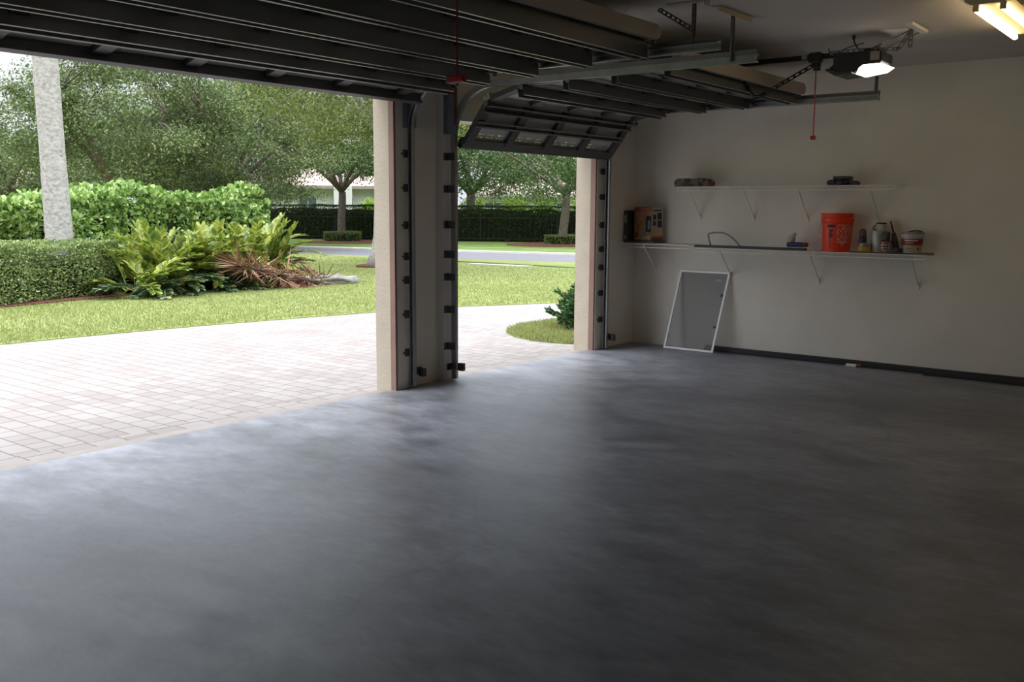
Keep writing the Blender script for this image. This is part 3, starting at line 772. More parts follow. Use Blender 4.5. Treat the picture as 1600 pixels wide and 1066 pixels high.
bl = thing('caulk_tubes', (9.25,3.66,TL+.026), 'blue bundle with white nozzle on the board beside the orange bucket', 'caulk')
bl.name = 'caulk_tube'
mb = MB(); mb.lathe((9.255,3.56,TL+.030+.026), [(.006,-.01),(.024,-.008),(.025,0),(.025,.15),(.02,.158),(.006,.16)], 14, 0, 'y'); mb.build('barrel', pm('blue_label',(.03,.05,.20),.5), bl, angle=40)
mb = MB(); mb.lathe((9.255,3.535,TL+.056), [(.006,-.03),(.018,-.028),(.024,-.02),(.024,.018),(.006,.02)], 14, 0, 'y'); mb.build('cap', pm('red_brown_cap',(.25,.06,.03),.5), bl, angle=40)
mb = MB(); mb.lathe((9.30,3.70,TL+.05), [(.004,.0),(.038,.002),(.044,.04),(.034,.075),(.018,.10),(.012,.125)], 14); mb.v = [tuple(Matrix.Rotation(.55,3,'X')@(Vector(v)-Vector((9.30,3.70,TL+.05)))+Vector((9.285,3.715,TL+.062))) for v in mb.v]; mb.build('nozzle', pm('offwhite_plastic',(.55,.50,.42),.5), bl, smooth=True)

# orange bucket with its printed square
BX, BY = 9.295, 3.235; bz = TL+.0005
bk = thing('bucket', (BX,BY,bz), 'tall orange plastic bucket on the lower shelf with square shop logo', 'bucket')
def br(h): return .131+.018*h/.37
prof = [(.01,0),(br(0)-.004,0),(br(0),.006),(br(.27),.27),(br(.28)+.005,.274),(br(.29)+.006,.282),(br(.29),.29),(br(.315),.315),(br(.32)+.007,.318),(br(.33)+.007,.326),(br(.33),.332),(br(.36)+.004,.355),(br(.37)+.008,.36),(br(.37)+.008,.372),(br(.37),.374),(br(.36)-.004,.36),(.1245,.012),(.01,.01)]
MB().lathe((BX,BY,bz), prof, 40).build('body', M['orange'], bk, angle=35)
# stencil on the side facing the room: points wrapped round the wall
def wrap(az, u, h, o=.0012):
    r = br(h)+o; a = az + u/r
    return (BX+r*math.cos(a), BY+r*math.sin(a), bz+h)
def wrapped_patch(mb, az, u0, u1, h0, h1, m=0, nseg=10, o=.0012):
    for k in range(nseg):
        a0 = u0+(u1-u0)*k/nseg; a1 = u0+(u1-u0)*(k+1)/nseg
        mb.add([wrap(az,a0,h0,o),wrap(az,a1,h0,o),wrap(az,a1,h1,o),wrap(az,a0,h1,o)], [(0,1,2,3)], m)
def text_tris(body, size, align='CENTER'):
    cu = bpy.data.curves.new('lettering', 'FONT'); cu.body = body; cu.size = size; cu.align_x = align; cu.align_y = 'CENTER'; cu.resolution_u = 2; cu.space_line = .78
    ob = bpy.data.objects.new('lettering', cu); COL.objects.link(ob)
    dg = bpy.context.evaluated_depsgraph_get(); me = bpy.data.meshes.new_from_object(ob.evaluated_get(dg))
    me.calc_loop_triangles()
    vs = [tuple(v.co) for v in me.vertices]; tr = [tuple(t.vertices) for t in me.loop_triangles]
    bpy.data.objects.remove(ob); bpy.data.curves.remove(cu); bpy.data.meshes.remove(me)
    return vs, tr
azc = math.atan2(-BY, -BX)          # towards the camera's side of the room
lg = MB(); AZ = azc+.55; HS = .075; hc = .175
for (u0,u1,h0,h1) in ((-HS,HS,hc-HS*1.15,hc-HS*1.15+.005),(-HS,HS,hc+HS*1.15-.005,hc+HS*1.15),(-HS,-HS+.005,hc-HS*1.15,hc+HS*1.15),(HS-.005,HS,hc-HS*1.15,hc+HS*1.15)):
    wrapped_patch(lg, AZ, u0, u1, h0, h1)
vs, tr = text_tris('THE\nHOME\nDEPOT', .062)
ca, sa = math.cos(math.radians(45)), math.sin(math.radians(45))
# wrap azimuth grows to the viewer's right when seen from outside
lg.add([wrap(AZ, (x*ca-y*sa), hc+(x*sa+y*ca), .0014) for x,y,z in vs], tr)
lg.build('logo', pm('white_ink', (.62,.52,.46), .6), bk)
wn = MB(); AZ2 = azc-.42
wrapped_patch(wn, AZ2, -.038, .038, .235, .262); 
for k in range(5): wrapped_patch(wn, AZ2, -.022+.006*(k%2), .024-.007*(k%3), .205-.016*k, .214-.016*k+.004)
vs, tr = text_tris("LET'S DO THIS.", .026)
wn.add([wrap(AZ2, -y-.005, .10+x*.75, .0014) for x,y,z in vs], tr)
wn.build('warning_print', pm('black_ink', (.025,.022,.02), .6), bk)
hb = MB(); pts = []
for k in range(17):
    a = math.pi*k/16; pts.append((BX-.02-.152*math.sin(a)*.25, BY+.158*math.cos(a), bz+.30-.11*math.sin(a)))
hbp = [(BX, BY+.152, bz+.30)]+[(BX-.03*math.sin(math.pi*k/8), BY+.152+.012*math.sin(math.pi*k/8), bz+.30-.13*math.sin(math.pi*k/16)) for k in range(1,9)]
MB().tube(hbp, .003, 6).build('bail', M['steelbucket'], bk)
for sg in (1,-1): MB().lathe((BX, BY+sg*.150, bz+.30), [(.003,-.008),(.016,-.008),(.016,.008),(.003,.008)], 12, 0, 'y').build('bail_ear', M['orange'], bk)

# cans between bucket and pail
z0 = TL
t_ = thing('spray_can', (9.30,2.985,z0), 'dark spray can with domed cap behind the yellow lid, right of the bucket', 'can')
MB().lathe((9.30,2.985,z0), [(.01,0),(.034,.001),(.035,.006),(.035,.145),(.030,.16)], 20).build('body', pm('purple_black',(.035,.025,.04),.35), t_, angle=40)
MB().lathe((9.30,2.985,z0), [(.030,.155),(.033,.157),(.033,.19),(.028,.212),(.015,.225),(.003,.228)], 20).build('cap', pm('smoky_cap',(.10,.085,.10),.3), t_, smooth=True)
MB().lathe((9.30,2.985,z0+.05), [(.0355,0),(.0358,.002),(.0358,.03),(.0355,.032)], 20).build('label', pm('brown_label',(.18,.06,.04),.5), t_)
t_ = thing('yellow_tub', (9.225,2.95,z0), 'small tub with yellow base at the front of the lower shelf', 'tub')
MB().lathe((9.225+.02,2.95,z0+.0005), [(.01,0),(.054,0),(.058,.004),(.058,.05),(.054,.056),(.01,.057)], 24).build('base', pm('yellow_plastic',(.55,.33,.02),.45), t_, angle=40)
MB().lathe((9.225+.02,2.95,z0+.0005), [(.046,.056),(.047,.058),(.047,.088),(.03,.092),(.003,.092)], 24).build('lid', pm('clear_grey_plastic',(.30,.29,.26),.4), t_, angle=40)
t_ = thing('paint_can', (9.33,2.835,z0), 'pale grey metal paint can carrying a small jar on its lid', 'can')
MB().lathe((9.33,2.835,z0+.0005), [(.01,0),(.080,0),(.083,.004),(.083,.008),(.081,.012),(.081,.198),(.083,.202),(.083,.208),(.078,.210),(.076,.203),(.01,.203)], 32).build('body', pm('pale_grey_metal',(.42,.42,.37),.4,.4,var=.2,scale=14), t_, angle=40)
MB().tube([(9.33-.02*math.sin(math.pi*k/10)-.05*math.sin(math.pi*k/10), 2.835+.084*math.cos(math.pi*k/10), z0+.185-.08*math.sin(math.pi*k/10)) for k in range(11)], .002, 5).build('bail', M['steelbucket'], t_)
t_ = thing('small_jar', (9.33,2.825,z0+.204), 'small white jar with dark rim standing on the paint can', 'jar')
MB().lathe((9.33,2.825,z0+.2045), [(.01,0),(.044,0),(.046,.004),(.046,.062),(.042,.07)], 22).build('body', pm('jar_white',(.55,.50,.43),.5), t_, angle=40)
MB().lathe((9.33,2.825,z0+.2045), [(.040,.068),(.046,.069),(.046,.082),(.040,.083),(.004,.078)], 22).build('rim', M['black'], t_, angle=40)
MB().tube([(9.33,2.871,z0+.262),(9.32,2.893,z0+.25),(9.32,2.897,z0+.225),(9.33,2.872,z0+.215)], .005, 6).build('handle', M['black'], t_)
t_ = thing('glue_bottle', (9.235,2.745,z0), 'dark bottle with red and white printed label standing before the paint can', 'bottle')
MB().lathe((9.235,2.745,z0+.0005), [(.01,0),(.048,.0),(.05,.004),(.05,.115),(.046,.12),(.034,.125)], 24).build('body', pm('brown_bottle',(.05,.03,.025),.4), t_, angle=40)
mb = MB(); mb.lathe((9.235,2.745,z0+.0005), [(.0505,.012),(.0508,.013),(.0508,.108),(.0505,.109)], 24, 0)
for k in range(24):
    a0, a1 = 2*math.pi*k/24, 2*math.pi*(k+1)/24
    for (h0,h1,mm) in ((.085,.106,1),(.06,.075,2 if k%3 else 1),(.035,.048,1 if k%2 else 2),(.016,.028,2)):
        if (k*7+int(h0*1000))%5 == 0: continue
        mb.add([(9.235+.0513*math.cos(a),2.745+.0513*math.sin(a),z0+.0005+h) for a,h in ((a0,h0),(a1,h0),(a1,h1),(a0,h1))], [(0,1,2,3)], mm)
mb.build('label', [pm('label_cream',(.45,.40,.33),.6), pm('label_red',(.28,.04,.04),.6), pm('label_dark',(.05,.04,.05),.6)], t_)
MB().lathe((9.235,2.745,z0+.0005), [(.033,.122),(.034,.124),(.034,.195),(.030,.20),(.004,.20)], 18).build('cap', M['dgrey'], t_, angle=40)
t_ = thing('paintbrush', (9.36,2.70,z0), 'dark brush leaning upright behind the printed bottle', 'brush')
mb = MB(); mb.tube([(9.345,2.675,z0+.004),(9.352,2.70,z0+.12),(9.356,2.715,z0+.19)], [.030,.028,.020], 8); mb.build('bristles', pm('brown_bristles',(.09,.055,.045),.8), t_)
mb = MB(); mb.tube([(9.356,2.715,z0+.185),(9.36,2.735,z0+.25),(9.362,2.752,z0+.30)], [.010,.009,.007], 8); mb.build('handle', M['black'], t_)
t_ = thing('tape_roll', (9.245,2.665,z0+.0005), 'round dark blue tape roll lying beside the white pail', 'tape')
mb = MB(); mb.lathe((9.255,2.64,z0+.0005), [(.022,0),(.050,0),(.052,.004),(.052,.046),(.05,.05),(.022,.05)], 24); mb.build('roll', pm('navy_tape',(.025,.03,.07),.5), t_, angle=40)
MB().lathe((9.255,2.64,z0+.0008), [(.016,.001),(.0218,.001),(.0218,.0505),(.016,.0505)], 18).build('core', M['grey'], t_)

PX, PY = 9.30, 2.525
t_ = thing('white_pail', (PX,PY,z0), 'white plastic pail with red and yellow label at the right end of the lower shelf', 'pail')
MB().lathe((PX,PY,z0+.0005), [(.01,0),(.082,0),(.084,.004),(.092,.155),(.102,.158),(.104,.165),(.104,.182),(.098,.188)], 32).build('body', pm('pail_white',(.50,.48,.45),.4), t_, angle=40)
mb = MB(); mb.lathe((PX,PY,z0+.0005), [(.097,.187),(.104,.188),(.105,.196),(.10,.205),(.088,.207),(.086,.199),(.004,.199)], 32); mb.build('lid', pm('lid_grey',(.26,.25,.25),.4), t_, angle=40)
mb = MB(); mb.lathe((PX,PY,z0), [(.0858,.026),(.0862,.028),(.0905,.145),(.0900,.146)], 32, 0)
def pl(u0,u1,h0,h1,m,o):
    n_ = 24; az = math.atan2(-PY,-PX)
    for k in range(n_):
        a0 = az+u0+(u1-u0)*k/n_; a1 = az+u0+(u1-u0)*(k+1)/n_
        rr = lambda h: .0860+.0375*h+o
        mb.add([(PX+rr(h)*math.cos(a),PY+rr(h)*math.sin(a),z0+h) for a,h in ((a0,h0),(a1,h0),(a1,h1),(a0,h1))], [(0,1,2,3)], m)
pl(-1.7,1.7,.085,.144,1,.0012); pl(-1.7,1.7,.072,.084,2,.0012); pl(-.75,.55,.122,.133,3,.002); pl(-.6,.1,.103,.108,3,.002); pl(.5,.72,.042,.058,4,.002); pl(-.8,.1,.05,.056,5,.002)
mb.build('label', [pm('pail_cream',(.45,.42,.34),.6), pm('pail_red',(.26,.02,.03),.5), pm('pail_yellow',(.5,.32,.05),.5), pm('pail_print',(.6,.52,.48),.5), pm('pail_dark',(.04,.04,.04),.5), pm('pail_tan',(.25,.18,.12),.6)], t_)
MB().tube([(PX+.09*math.cos(a),PY+.09*math.sin(a),z0+.207+.012*math.sin((a+.2)*2)) for a in np.linspace(math.pi*.55,math.pi*1.45,14)], .006, 6).build('bail', M['black'], t_)

# ------------------------------------------------------------------ leaning screen, seal strips
A0, A1 = Vector((9.24,5.085,.0)), Vector((9.235,4.49,.0)); TOPX = 9.448
scn = thing('window_screen', (9.30,4.79,0), 'white framed insect screen leaning on the right wall below the shelves', 'screen')
hgt = .885; lean = TOPX-9.24
upv = Vector((lean,-.075,math.sqrt(hgt*hgt-lean*lean))); ulen = upv.length; un = upv.normalized()
yv_ = Vector((0,-1,0)); nv = yv_.cross(un).normalized()
if nv.x > 0: nv = -nv
def sp(u, h, o): return Vector((9.24,5.085,.004))+Vector((0,-u,0))+un*h+nv*o
Wd = .60
def bar(mb, u0,u1,h0,h1,o0=-.006,o1=.006,m=0):
    vs = [sp(u,h,o) for o in (o0,o1) for (u,h) in ((u0,h0),(u1,h0),(u1,h1),(u0,h1))]
    mb.add(vs, [(0,3,2,1),(4,5,6,7),(0,1,5,4),(1,2,6,5),(2,3,7,6),(3,0,4,7)], m)
fw_ = .022
mb = MB(); bar(mb,0,Wd,0,fw_); bar(mb,0,Wd,ulen-fw_,ulen); bar(mb,0,fw_,fw_,ulen-fw_); bar(mb,Wd-fw_,Wd,fw_,ulen-fw_); mb.build('frame', M['alu'], scn)
def screen_mesh():
    m, nt, b = nodes('insect_mesh'); b.inputs['Base Color'].default_value = (.14,.14,.145,1); b.inputs['Roughness'].default_value = .6
    n = noise(nt, 6); r = ramp(nt, n.outputs['Fac'], [(.3,(.20,.20,.205)),(.7,(.25,.25,.255))]); nt.links.new(r.outputs[0], b.inputs['Base Color'])
    t = nt.nodes.new('ShaderNodeBsdfTransparent'); mxn = nt.nodes.new('ShaderNodeMixShader'); mxn.inputs[0].default_value = .55
    nt.links.new(t.outputs[0], mxn.inputs[1]); nt.links.new(b.outputs[0], mxn.inputs[2]); nt.links.new(mxn.outputs[0], nt.nodes['Material Output'].inputs['Surface']); return m
mb = MB(); mb.add([sp(fw_,fw_,0),sp(Wd-fw_,fw_,0),sp(Wd-fw_,ulen-fw_,0),sp(fw_,ulen-fw_,0)], [(0,1,2,3)]); mb.build('mesh', screen_mesh(), scn)
for h in (.28,.63):
    mb = MB(); bar(mb, Wd-fw_-.034, Wd-fw_-.008, h-.013, h+.013, -.004, .010); mb.build('pull_tab', M['black'], scn)
mb = MB(); bar(mb, Wd-.15, Wd-.085, ulen-.105, ulen-.085, .0005, .0015); mb.build('sticker', pm('faded_sticker',(.35,.35,.35),.6), scn)

def strip_obj(pts, w, h, label):
    mb = MB(); prof = [(-w,0),(w,0),(w,h*.7),(w*.6,h),(-w*.5,h*.85),(-w,h*.4)]
    n = len(prof); vs = []
    for (x,y) in pts:
        for a,b in prof: vs.append((x+a,y,b+.001))
    fs = [(i*n+j, i*n+(j+1)%n, (i+1)*n+(j+1)%n, (i+1)*n+j) for i in range(len(pts)-1) for j in range(n)]+[tuple(range(n))[::-1], tuple((len(pts)-1)*n+j for j in range(n))]
    mb.add(vs, fs); return tag(recentre(mb.build('rubber_seal', M['rubber'])), label, 'seal strip')
strip_obj([(9.415-.01*math.sin(k*.9),4.66-3.5*k/12) for k in range(13)], .035, .055, 'long black rubber seal strip lying on the floor along the right wall')
strip_obj([(9.33+.015*math.sin(k*.7),2.35-.02*k-1.35*k/8) for k in range(9)], .035, .04, 'shorter black strip on the floor beside the long one, at the frame right edge')
sn = thing('scraper', (9.345,3.05,0), 'small white and red hand tool lying against the black strip', 'tool')
MB().bbox((9.325,2.985,.001),(9.365,3.09,.028), .005).build('blade_holder', M['white'], sn)
MB().bbox((9.330,2.945,.002),(9.362,2.985,.034), .008).build('grip', pm('dark_red_grip',(.20,.04,.03),.5), sn)

# ------------------------------------------------------------------ outdoors: ground
def poly_slab(name, pts, z0, z1, m, **k):
    mb = MB(); mb.prism(pts, lambda u,v,d: Vector((u,v,d)), z1, z0)
    return tag(mb.build(name, m), kind='structure')
ZG = -.035
MB_ = MB().box((-90,5.9,-.5),(140,160,-.13)); struct('ground', MB_, M['soil'])
struct('threshold', MB().box((XL,5.655,-.13),(XR+.2,5.80,-.012)), M['lip'])
struct('driveway_border', MB().box((-14,5.80,-.13),(30,6.02,-.028)), M['border'])
struct('driveway', MB().box((-14,6.02,-.13),(30,13.5,-.032)), M['pavers'])
edge = [(-14,11.75),(0,11.35),(4.73,11.05),(5.82,10.98),(7.06,10.84),(8.41,10.58),(9.85,10.27),(11.25,9.86),(12.75,9.02),(14.2,7.9),(16.5,5.9)]
def road_near(y): return 22.7-.25*(y-15.15)
def road_far(y): return 26.75-.28*(y-17.76)
poly_slab('lawn', edge+[(road_near(5.9),5.9),(road_near(60),60),(-30,60),(-30,11.9)], -.14, ZG+.012, M['lawn'])
isl = [(9.05,6.02),(8.93,6.35),(8.92,6.69),(9.05,7.05),(9.28,7.35),(9.52,7.52),(9.95,7.66),(10.6,7.62),(12.0,7.2),(13.5,6.3),(13.6,6.02)]
poly_slab('lawn_island', isl, -.14, ZG+.02, M['lawn'])
poly_slab('street', [(road_near(5.9),5.9),(road_far(5.9),5.9),(road_far(60),60),(road_near(60),60)], -.14, -.075, M['asphalt'])
poly_slab('kerb_far', [(road_far(5.9)-.02,5.9),(road_far(5.9)+.42,5.9),(road_far(60)+.42,60),(road_far(60)-.02,60)], -.14, -.01, M['concrete'])
poly_slab('far_lawn', [(road_far(5.9)+.42,5.9),(120,5.9),(120,120),(-40,120),(road_far(60)+.42,60)], -.14, ZG, M['farlawn'])
poly_slab('sidewalk', [(32.7,8),(32.9,8),(22.1,46),(21.9,46)], -.1, ZG+.006, M['path'])
poly_slab('pad', [(19.75,17.0),(20.05,17.0),(20.2,15.1),(19.9,15.1)], -.1, ZG+.03, M['concrete'])
poly_slab('lawn_edging', [(20.28,21),(20.40,21),(20.50,16),(20.32,12),(20.20,12),(20.38,16)], -.1, ZG+.035, M['soil'])
bed = [(-6,14.6),(2,14.75),(6.4,14.9),(9.0,15.36),(10.3,15.5),(12.2,15.9),(13.4,16.5),(14.2,17.8),(13.5,20.5),(11,23),(4,25),(-6,25)]
poly_slab('mulch_bed', bed, -.1, ZG+.035, M['mulch'])

def in_poly(P, poly):
    x, y = P[:,0], P[:,1]; c = np.zeros(len(P), bool); n = len(poly)
    for i in range(n):
        x0,y0 = poly[i]; x1,y1 = poly[(i+1)%n]
        k = ((y0>y)!=(y1>y)) & (x < (x1-x0)*(y-y0)/((y1-y0)+1e-12)+x0); c ^= k
    return c
def grass_obj(P, z, hmin, hmax, wid, label):
    n = len(P); ang = RNG.uniform(0,2*math.pi,n); h = RNG.uniform(hmin,hmax,n)
    C = np.column_stack([P, np.full(n,z)]); side = np.column_stack([np.cos(ang),np.sin(ang),np.zeros(n)])
    tip = C + np.column_stack([RNG.normal(0,.35,n)*h, RNG.normal(0,.35,n)*h, h])
    V_ = np.stack([C-side*wid, C+side*wid, tip],1).reshape(-1,3); F_ = np.arange(n*3).reshape(-1,3)
    return tag(np_mesh('grass', V_, F_, M['grass']), label, 'grass', kind='stuff')
lawnpoly = edge+[(20,5.9),(20,26),(-3,26),(-3,11.4)]
P = np.column_stack([RNG.uniform(-1,20,700000), 5.9+RNG.power(.8,700000)*19])
d = np.hypot(P[:,0],P[:,1]); keep = in_poly(P, lawnpoly) & ~in_poly(P, bed) & (RNG.uniform(0,1,len(P)) < np.clip((12/d)**2.2,0,1)) & (P[:,1] < P[:,0]*1.9+4) 
grass_obj(P[keep], ZG+.008, .02,.046,.0065, 'bright green mown lawn between the pavers and the street')
P = np.column_stack([RNG.uniform(8.8,13.6,30000), RNG.uniform(6.0,7.7,30000)]); P = P[in_poly(P, isl)]
grass_obj(P, ZG+.016, .025,.065,.008, 'small grass island by the right pillar around the juniper')

# ------------------------------------------------------------------ plants
ZB = ZG+.03
def leafy_hedge(name, path, width, height, mat, n, L, W, label, rounded=False, bumps=.08, group=None, jag=0, top_frac=.35, cat='hedge', core_in=.22):
    """hedge along a path: solid twiggy core with leaves over sides and top"""
    path = [Vector((x,y,0)) for x,y in path]
    seg = [(path[i+1]-path[i]).length for i in range(len(path)-1)]; T = sum(seg)
    mid = path[len(path)//2]
    t = thing(name, (mid.x, mid.y, ZB), label, cat, group)
    def base(s):
        for i, l in enumerate(seg):
            if s <= l or i == len(seg)-1:
                return path[i]+(path[i+1]-path[i]).normalized()*s
            s -= l
    hw = min(.5, T*.05)
    def pos(s):
        d = (base(min(T, s+hw))-base(max(0, s-hw))).normalized()
        return base(s), Vector((-d.y,d.x,0))
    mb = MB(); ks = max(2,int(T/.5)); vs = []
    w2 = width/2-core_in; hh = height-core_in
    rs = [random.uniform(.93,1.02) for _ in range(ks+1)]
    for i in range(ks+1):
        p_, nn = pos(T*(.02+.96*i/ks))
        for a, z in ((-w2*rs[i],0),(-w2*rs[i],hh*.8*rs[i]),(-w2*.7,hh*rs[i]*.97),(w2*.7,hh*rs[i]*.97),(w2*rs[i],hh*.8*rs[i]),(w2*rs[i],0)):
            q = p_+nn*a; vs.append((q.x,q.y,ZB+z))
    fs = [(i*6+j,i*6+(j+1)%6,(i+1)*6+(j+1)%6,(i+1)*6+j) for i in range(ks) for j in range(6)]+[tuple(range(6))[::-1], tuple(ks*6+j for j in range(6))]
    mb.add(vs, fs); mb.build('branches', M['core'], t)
    # leaves
    Cs = np.zeros((n,3)); Ns = np.zeros((n,3)); s = RNG.uniform(0,T,n)
    per = height*2+width; ends = RNG.uniform(0,1,n) < (width/(T+width))*1.2
    for i in range(n):
        e_ = ends[i]
        si = (0 if RNG.uniform() < .5 else T) if e_ else s[i]
        p_, nn = pos(si)
        bump_ = bumps*(math.sin(si*2.3+1)+.6*math.sin(si*5.1)+.5*math.sin(si*11.3))
        u = RNG.uniform(0,1)
        if u < top_frac:
            a = RNG.uniform(-1,1); z = height+bump_*.7*(1-.3*abs(a))+ (min(.2,RNG.exponential(jag)) if jag else 0) - RNG.uniform(0,.05); a *= width/2
            N_ = Vector((0,0,1))
        else:
            sg = 1 if RNG.uniform() < .5 else -1
            z = height*RNG.uniform(.02,1)
            a = sg*(width/2+bump_*.5+.12*math.sin(z*3.1+si*1.7)*bumps*6) - sg*RNG.uniform(0,.08) - sg*.10*max(0,(z/height-.8)/.2)
            N_ = nn*sg
        if e_:
            dd = (path[1]-path[0]).normalized() if si == 0 else (path[-1]-path[-2]).normalized(); sg2 = -1 if si == 0 else 1
            a = RNG.uniform(-1,1)*width/2; p_ = p_+dd*sg2*(.02+bump_*.3); N_ = dd*sg2; z = height*RNG.uniform(.02,1)
        q = p_+nn*a; Cs[i] = (q.x,q.y,ZB+z); Ns[i] = N_
    A = norm(Ns*.7 + rdir(n)*.9 + np.array([0,0,.45])); Nn = norm(Ns*.6+rdir(n)*.7+np.array([0,0,.5]))
    Ls = RNG.uniform(.6,1.25,n)*L
    V_, F_ = leaf_arrays(Cs-A*(Ls*.4)[:,None], A, Nn, Ls, Ls*W, .25, rounded)
    np_mesh('foliage', V_, F_, mat, t)
    return t, Cs, Ns

# clipped plumbago-like hedge at the left
hg, Cs, Ns = leafy_hedge('clipped_hedge', [(-2.2,15.35),(2,15.45),(3.5,15.52),(5,15.63),(6.2,15.78),(7.4,16.0),(8.55,16.35)], 1.5, .92, M['plumbago'], 90000, .047, .32,
    'low clipped hedge with pale blue flowers on the mulch bed, before the palm trunk', bumps=.08)
sel = RNG.choice(len(Cs), 60, replace=False); fc = []; 
for i in sel:
    for k in range(7): fc.append(Cs[i]+Ns[i]*.03+RNG.normal(0,.022,3))
fc = np.array(fc); V_, F_ = leaf_arrays(fc, rdir(len(fc)), rdir(len(fc)), .03, .013, .2)
np_mesh('blossoms', V_, F_, M['blossom'], hg)
# tall clusia hedge behind
leafy_hedge('clusia_hedge', [(-1.0,20.2),(4,19.9),(8,19.5),(10.6,19.3)], 1.7, 1.58, M['clusia'], 38000, .122, .36,
    'tall glossy bright green hedge with rounded leaves, behind the palm trunk', True, .17, jag=.08, top_frac=.3)
leafy_hedge('clusia_hedge', [(11.0,19.6),(12.4,19.3),(14.0,18.9)], 1.8, 1.66, M['clusia'], 15000, .122, .36,
    'shorter rounded end clump of the glossy hedge, above the cycads', True, .20, jag=.08, top_frac=.35)

# palm trunk
px_, py_ = ground_at(91.5, 18.9)
pt = thing('palm_tree', (px_,py_,ZB), 'smooth pale grey palm trunk rising beyond the top of the door opening', 'palm tree')
pp = []; rr = []
for k in range(46):
    s = k/45; z = s*8.2; pp.append((px_-.05*math.sin(s*2.0)-.006*z, py_+.05*s, ZB-.03+z)); rr.append(.245-.035*min(1,z/2.5)+(.05*max(0,1-z/.5)) + .004*(k%2))
MB().tube(pp, rr, 22).build('trunk', M['palmbark'], pt, smooth=True)
def pinnate(base, d0, L, droop, nl, ll, lw, rng, up=(0,0,1), nside=None, spread=65, tipf=.35):
    """arching frond: returns rachis points and leaflet arrays"""
    d = Vector(d0).normalized(); p_ = Vector(base); pts = [p_.copy()]; st = L/14
    for k in range(14):
        d = (d+Vector((0,0,-droop))).normalized(); p_ = p_+d*st; pts.append(p_.copy())
    C, A, Nn, Ls = [], [], [], []
    for k in range(nl):
        s = .22+.78*(k+.5)/nl; i = min(13,int(s*14)); f = s*14-i; q = pts[i].lerp(pts[i+1],f); t_ = (pts[i+1]-pts[i]).normalized()
        sd = t_.cross(Vector(up)); 
        if sd.length < .05: sd = t_.orthogonal()
        sd.normalize(); nrm = sd.cross(t_)
        an = math.radians(spread*(1-.45*s))
        for sg in (-1,1):
            a = t_*math.cos(an)+sd*sg*math.sin(an)+nrm*rng.uniform(.0,.35)
            C.append(q); A.append(a); Nn.append(nrm+Vector((0,0,.2))); Ls.append(ll*(1-tipf*abs(s-.5)*2)*rng.uniform(.85,1.12))
    return pts, C, A, Nn, Ls
rg = random.Random(3)
ct = Vector(pp[-1]); st_ = MB(); C=[];A=[];Nn=[];Ls=[]
for k in range(14):
    an = k*2.4; el = rg.uniform(.1,1.1); dd = (math.cos(an)*math.cos(el),math.sin(an)*math.cos(el),math.sin(el))
    pts,c,a,n_,l = pinnate(ct,dd,2.9,.07,34,.62,.05,rg,tipf=.5); st_.tube(pts,.018,5); C+=c;A+=a;Nn+=n_;Ls+=l
st_.build('rachises', M['stem'], pt)
V_,F_ = leaf_arrays(np.array(C),np.array(A),np.array(Nn),np.array(Ls),np.array(Ls)*.045,.2)
np_mesh('fronds', V_,F_, M['oak'], pt)

# cycads (cardboard palms)
def cycad(x, y, n, L, seed, label, lean=(0,0), old=.35):
    rg = random.Random(seed)
    t = thing('cycad', (x,y,ZB), label, 'cycad', None)
    stems = MB(); new = ([],[],[],[]); oldl = ([],[],[],[])
    MB().lathe((x,y,ZB), [(.02,0),(.22,0),(.20,.12),(.10,.2),(.02,.22)], 12).build('stump', M['bark'], t)
    for k in range(n):
        an = rg.uniform(0,2*math.pi); u = (k+.5)/n
        is_old = u < old
        el = math.radians(rg.uniform(10,40) if is_old else 34+50*((u-old)/(1-old))**.8)
        dd = Vector((math.cos(an)*math.cos(el)+lean[0],math.sin(an)*math.cos(el)+lean[1],math.sin(el)))
        b0 = (x+rg.uniform(-.25,.25)+.15*math.cos(an), y+rg.uniform(-.25,.25)+.15*math.sin(an), ZB+.08)
        pts,c,a,n_,l = pinnate(b0,dd,L*rg.uniform(.8,1.1),rg.uniform(.075,.125) if not is_old else .06,21,.20,.05,rg,spread=62,tipf=.3)
        pts = [Vector((q.x,q.y,max(q.z,ZB+.02))) for q in pts]
        stems.tube(pts, [.012-.0006*i for i in range(len(pts))], 5)
        tgt = oldl if is_old else new
        for s_, v_ in zip(tgt,(c,a,n_,l)): s_ += v_
    stems.build('stalks', M['stem'], t)
    for (c,a,n_,l), m_, nm in ((new,M['zamia'],'fronds'),(oldl,M['zamia_old'],'old_fronds')):
        C_ = np.array(c); C_[:,2] = np.maximum(C_[:,2], ZB+.03); l = np.array(l)
        V_,F_ = leaf_arrays(C_,np.array(a),np.array(n_),l,l*.205,.22,True); V_[:,2] = np.maximum(V_[:,2], ZB+.004)
        np_mesh(nm, V_,F_, m_, t)
    return t
x,y = ground_at(252,18.5); cycad(x,y,84,1.16,11,'large yellow-green cycad beside the clipped hedge end')
x,y = ground_at(325,19.1); cycad(x,y,76,1.12,12,'cycad with broad leaflets between the two largest clumps, behind the dry frond tip')
x,y = ground_at(398,20.4); cycad(x,y,74,1.30,13,'yellow-tipped cycad nearest the street, right end of the bed')
x,y = ground_at(222,17.6); cycad(x,y,26,.8,14,'small dark cycad tucked against the clipped hedge corner', old=.6)

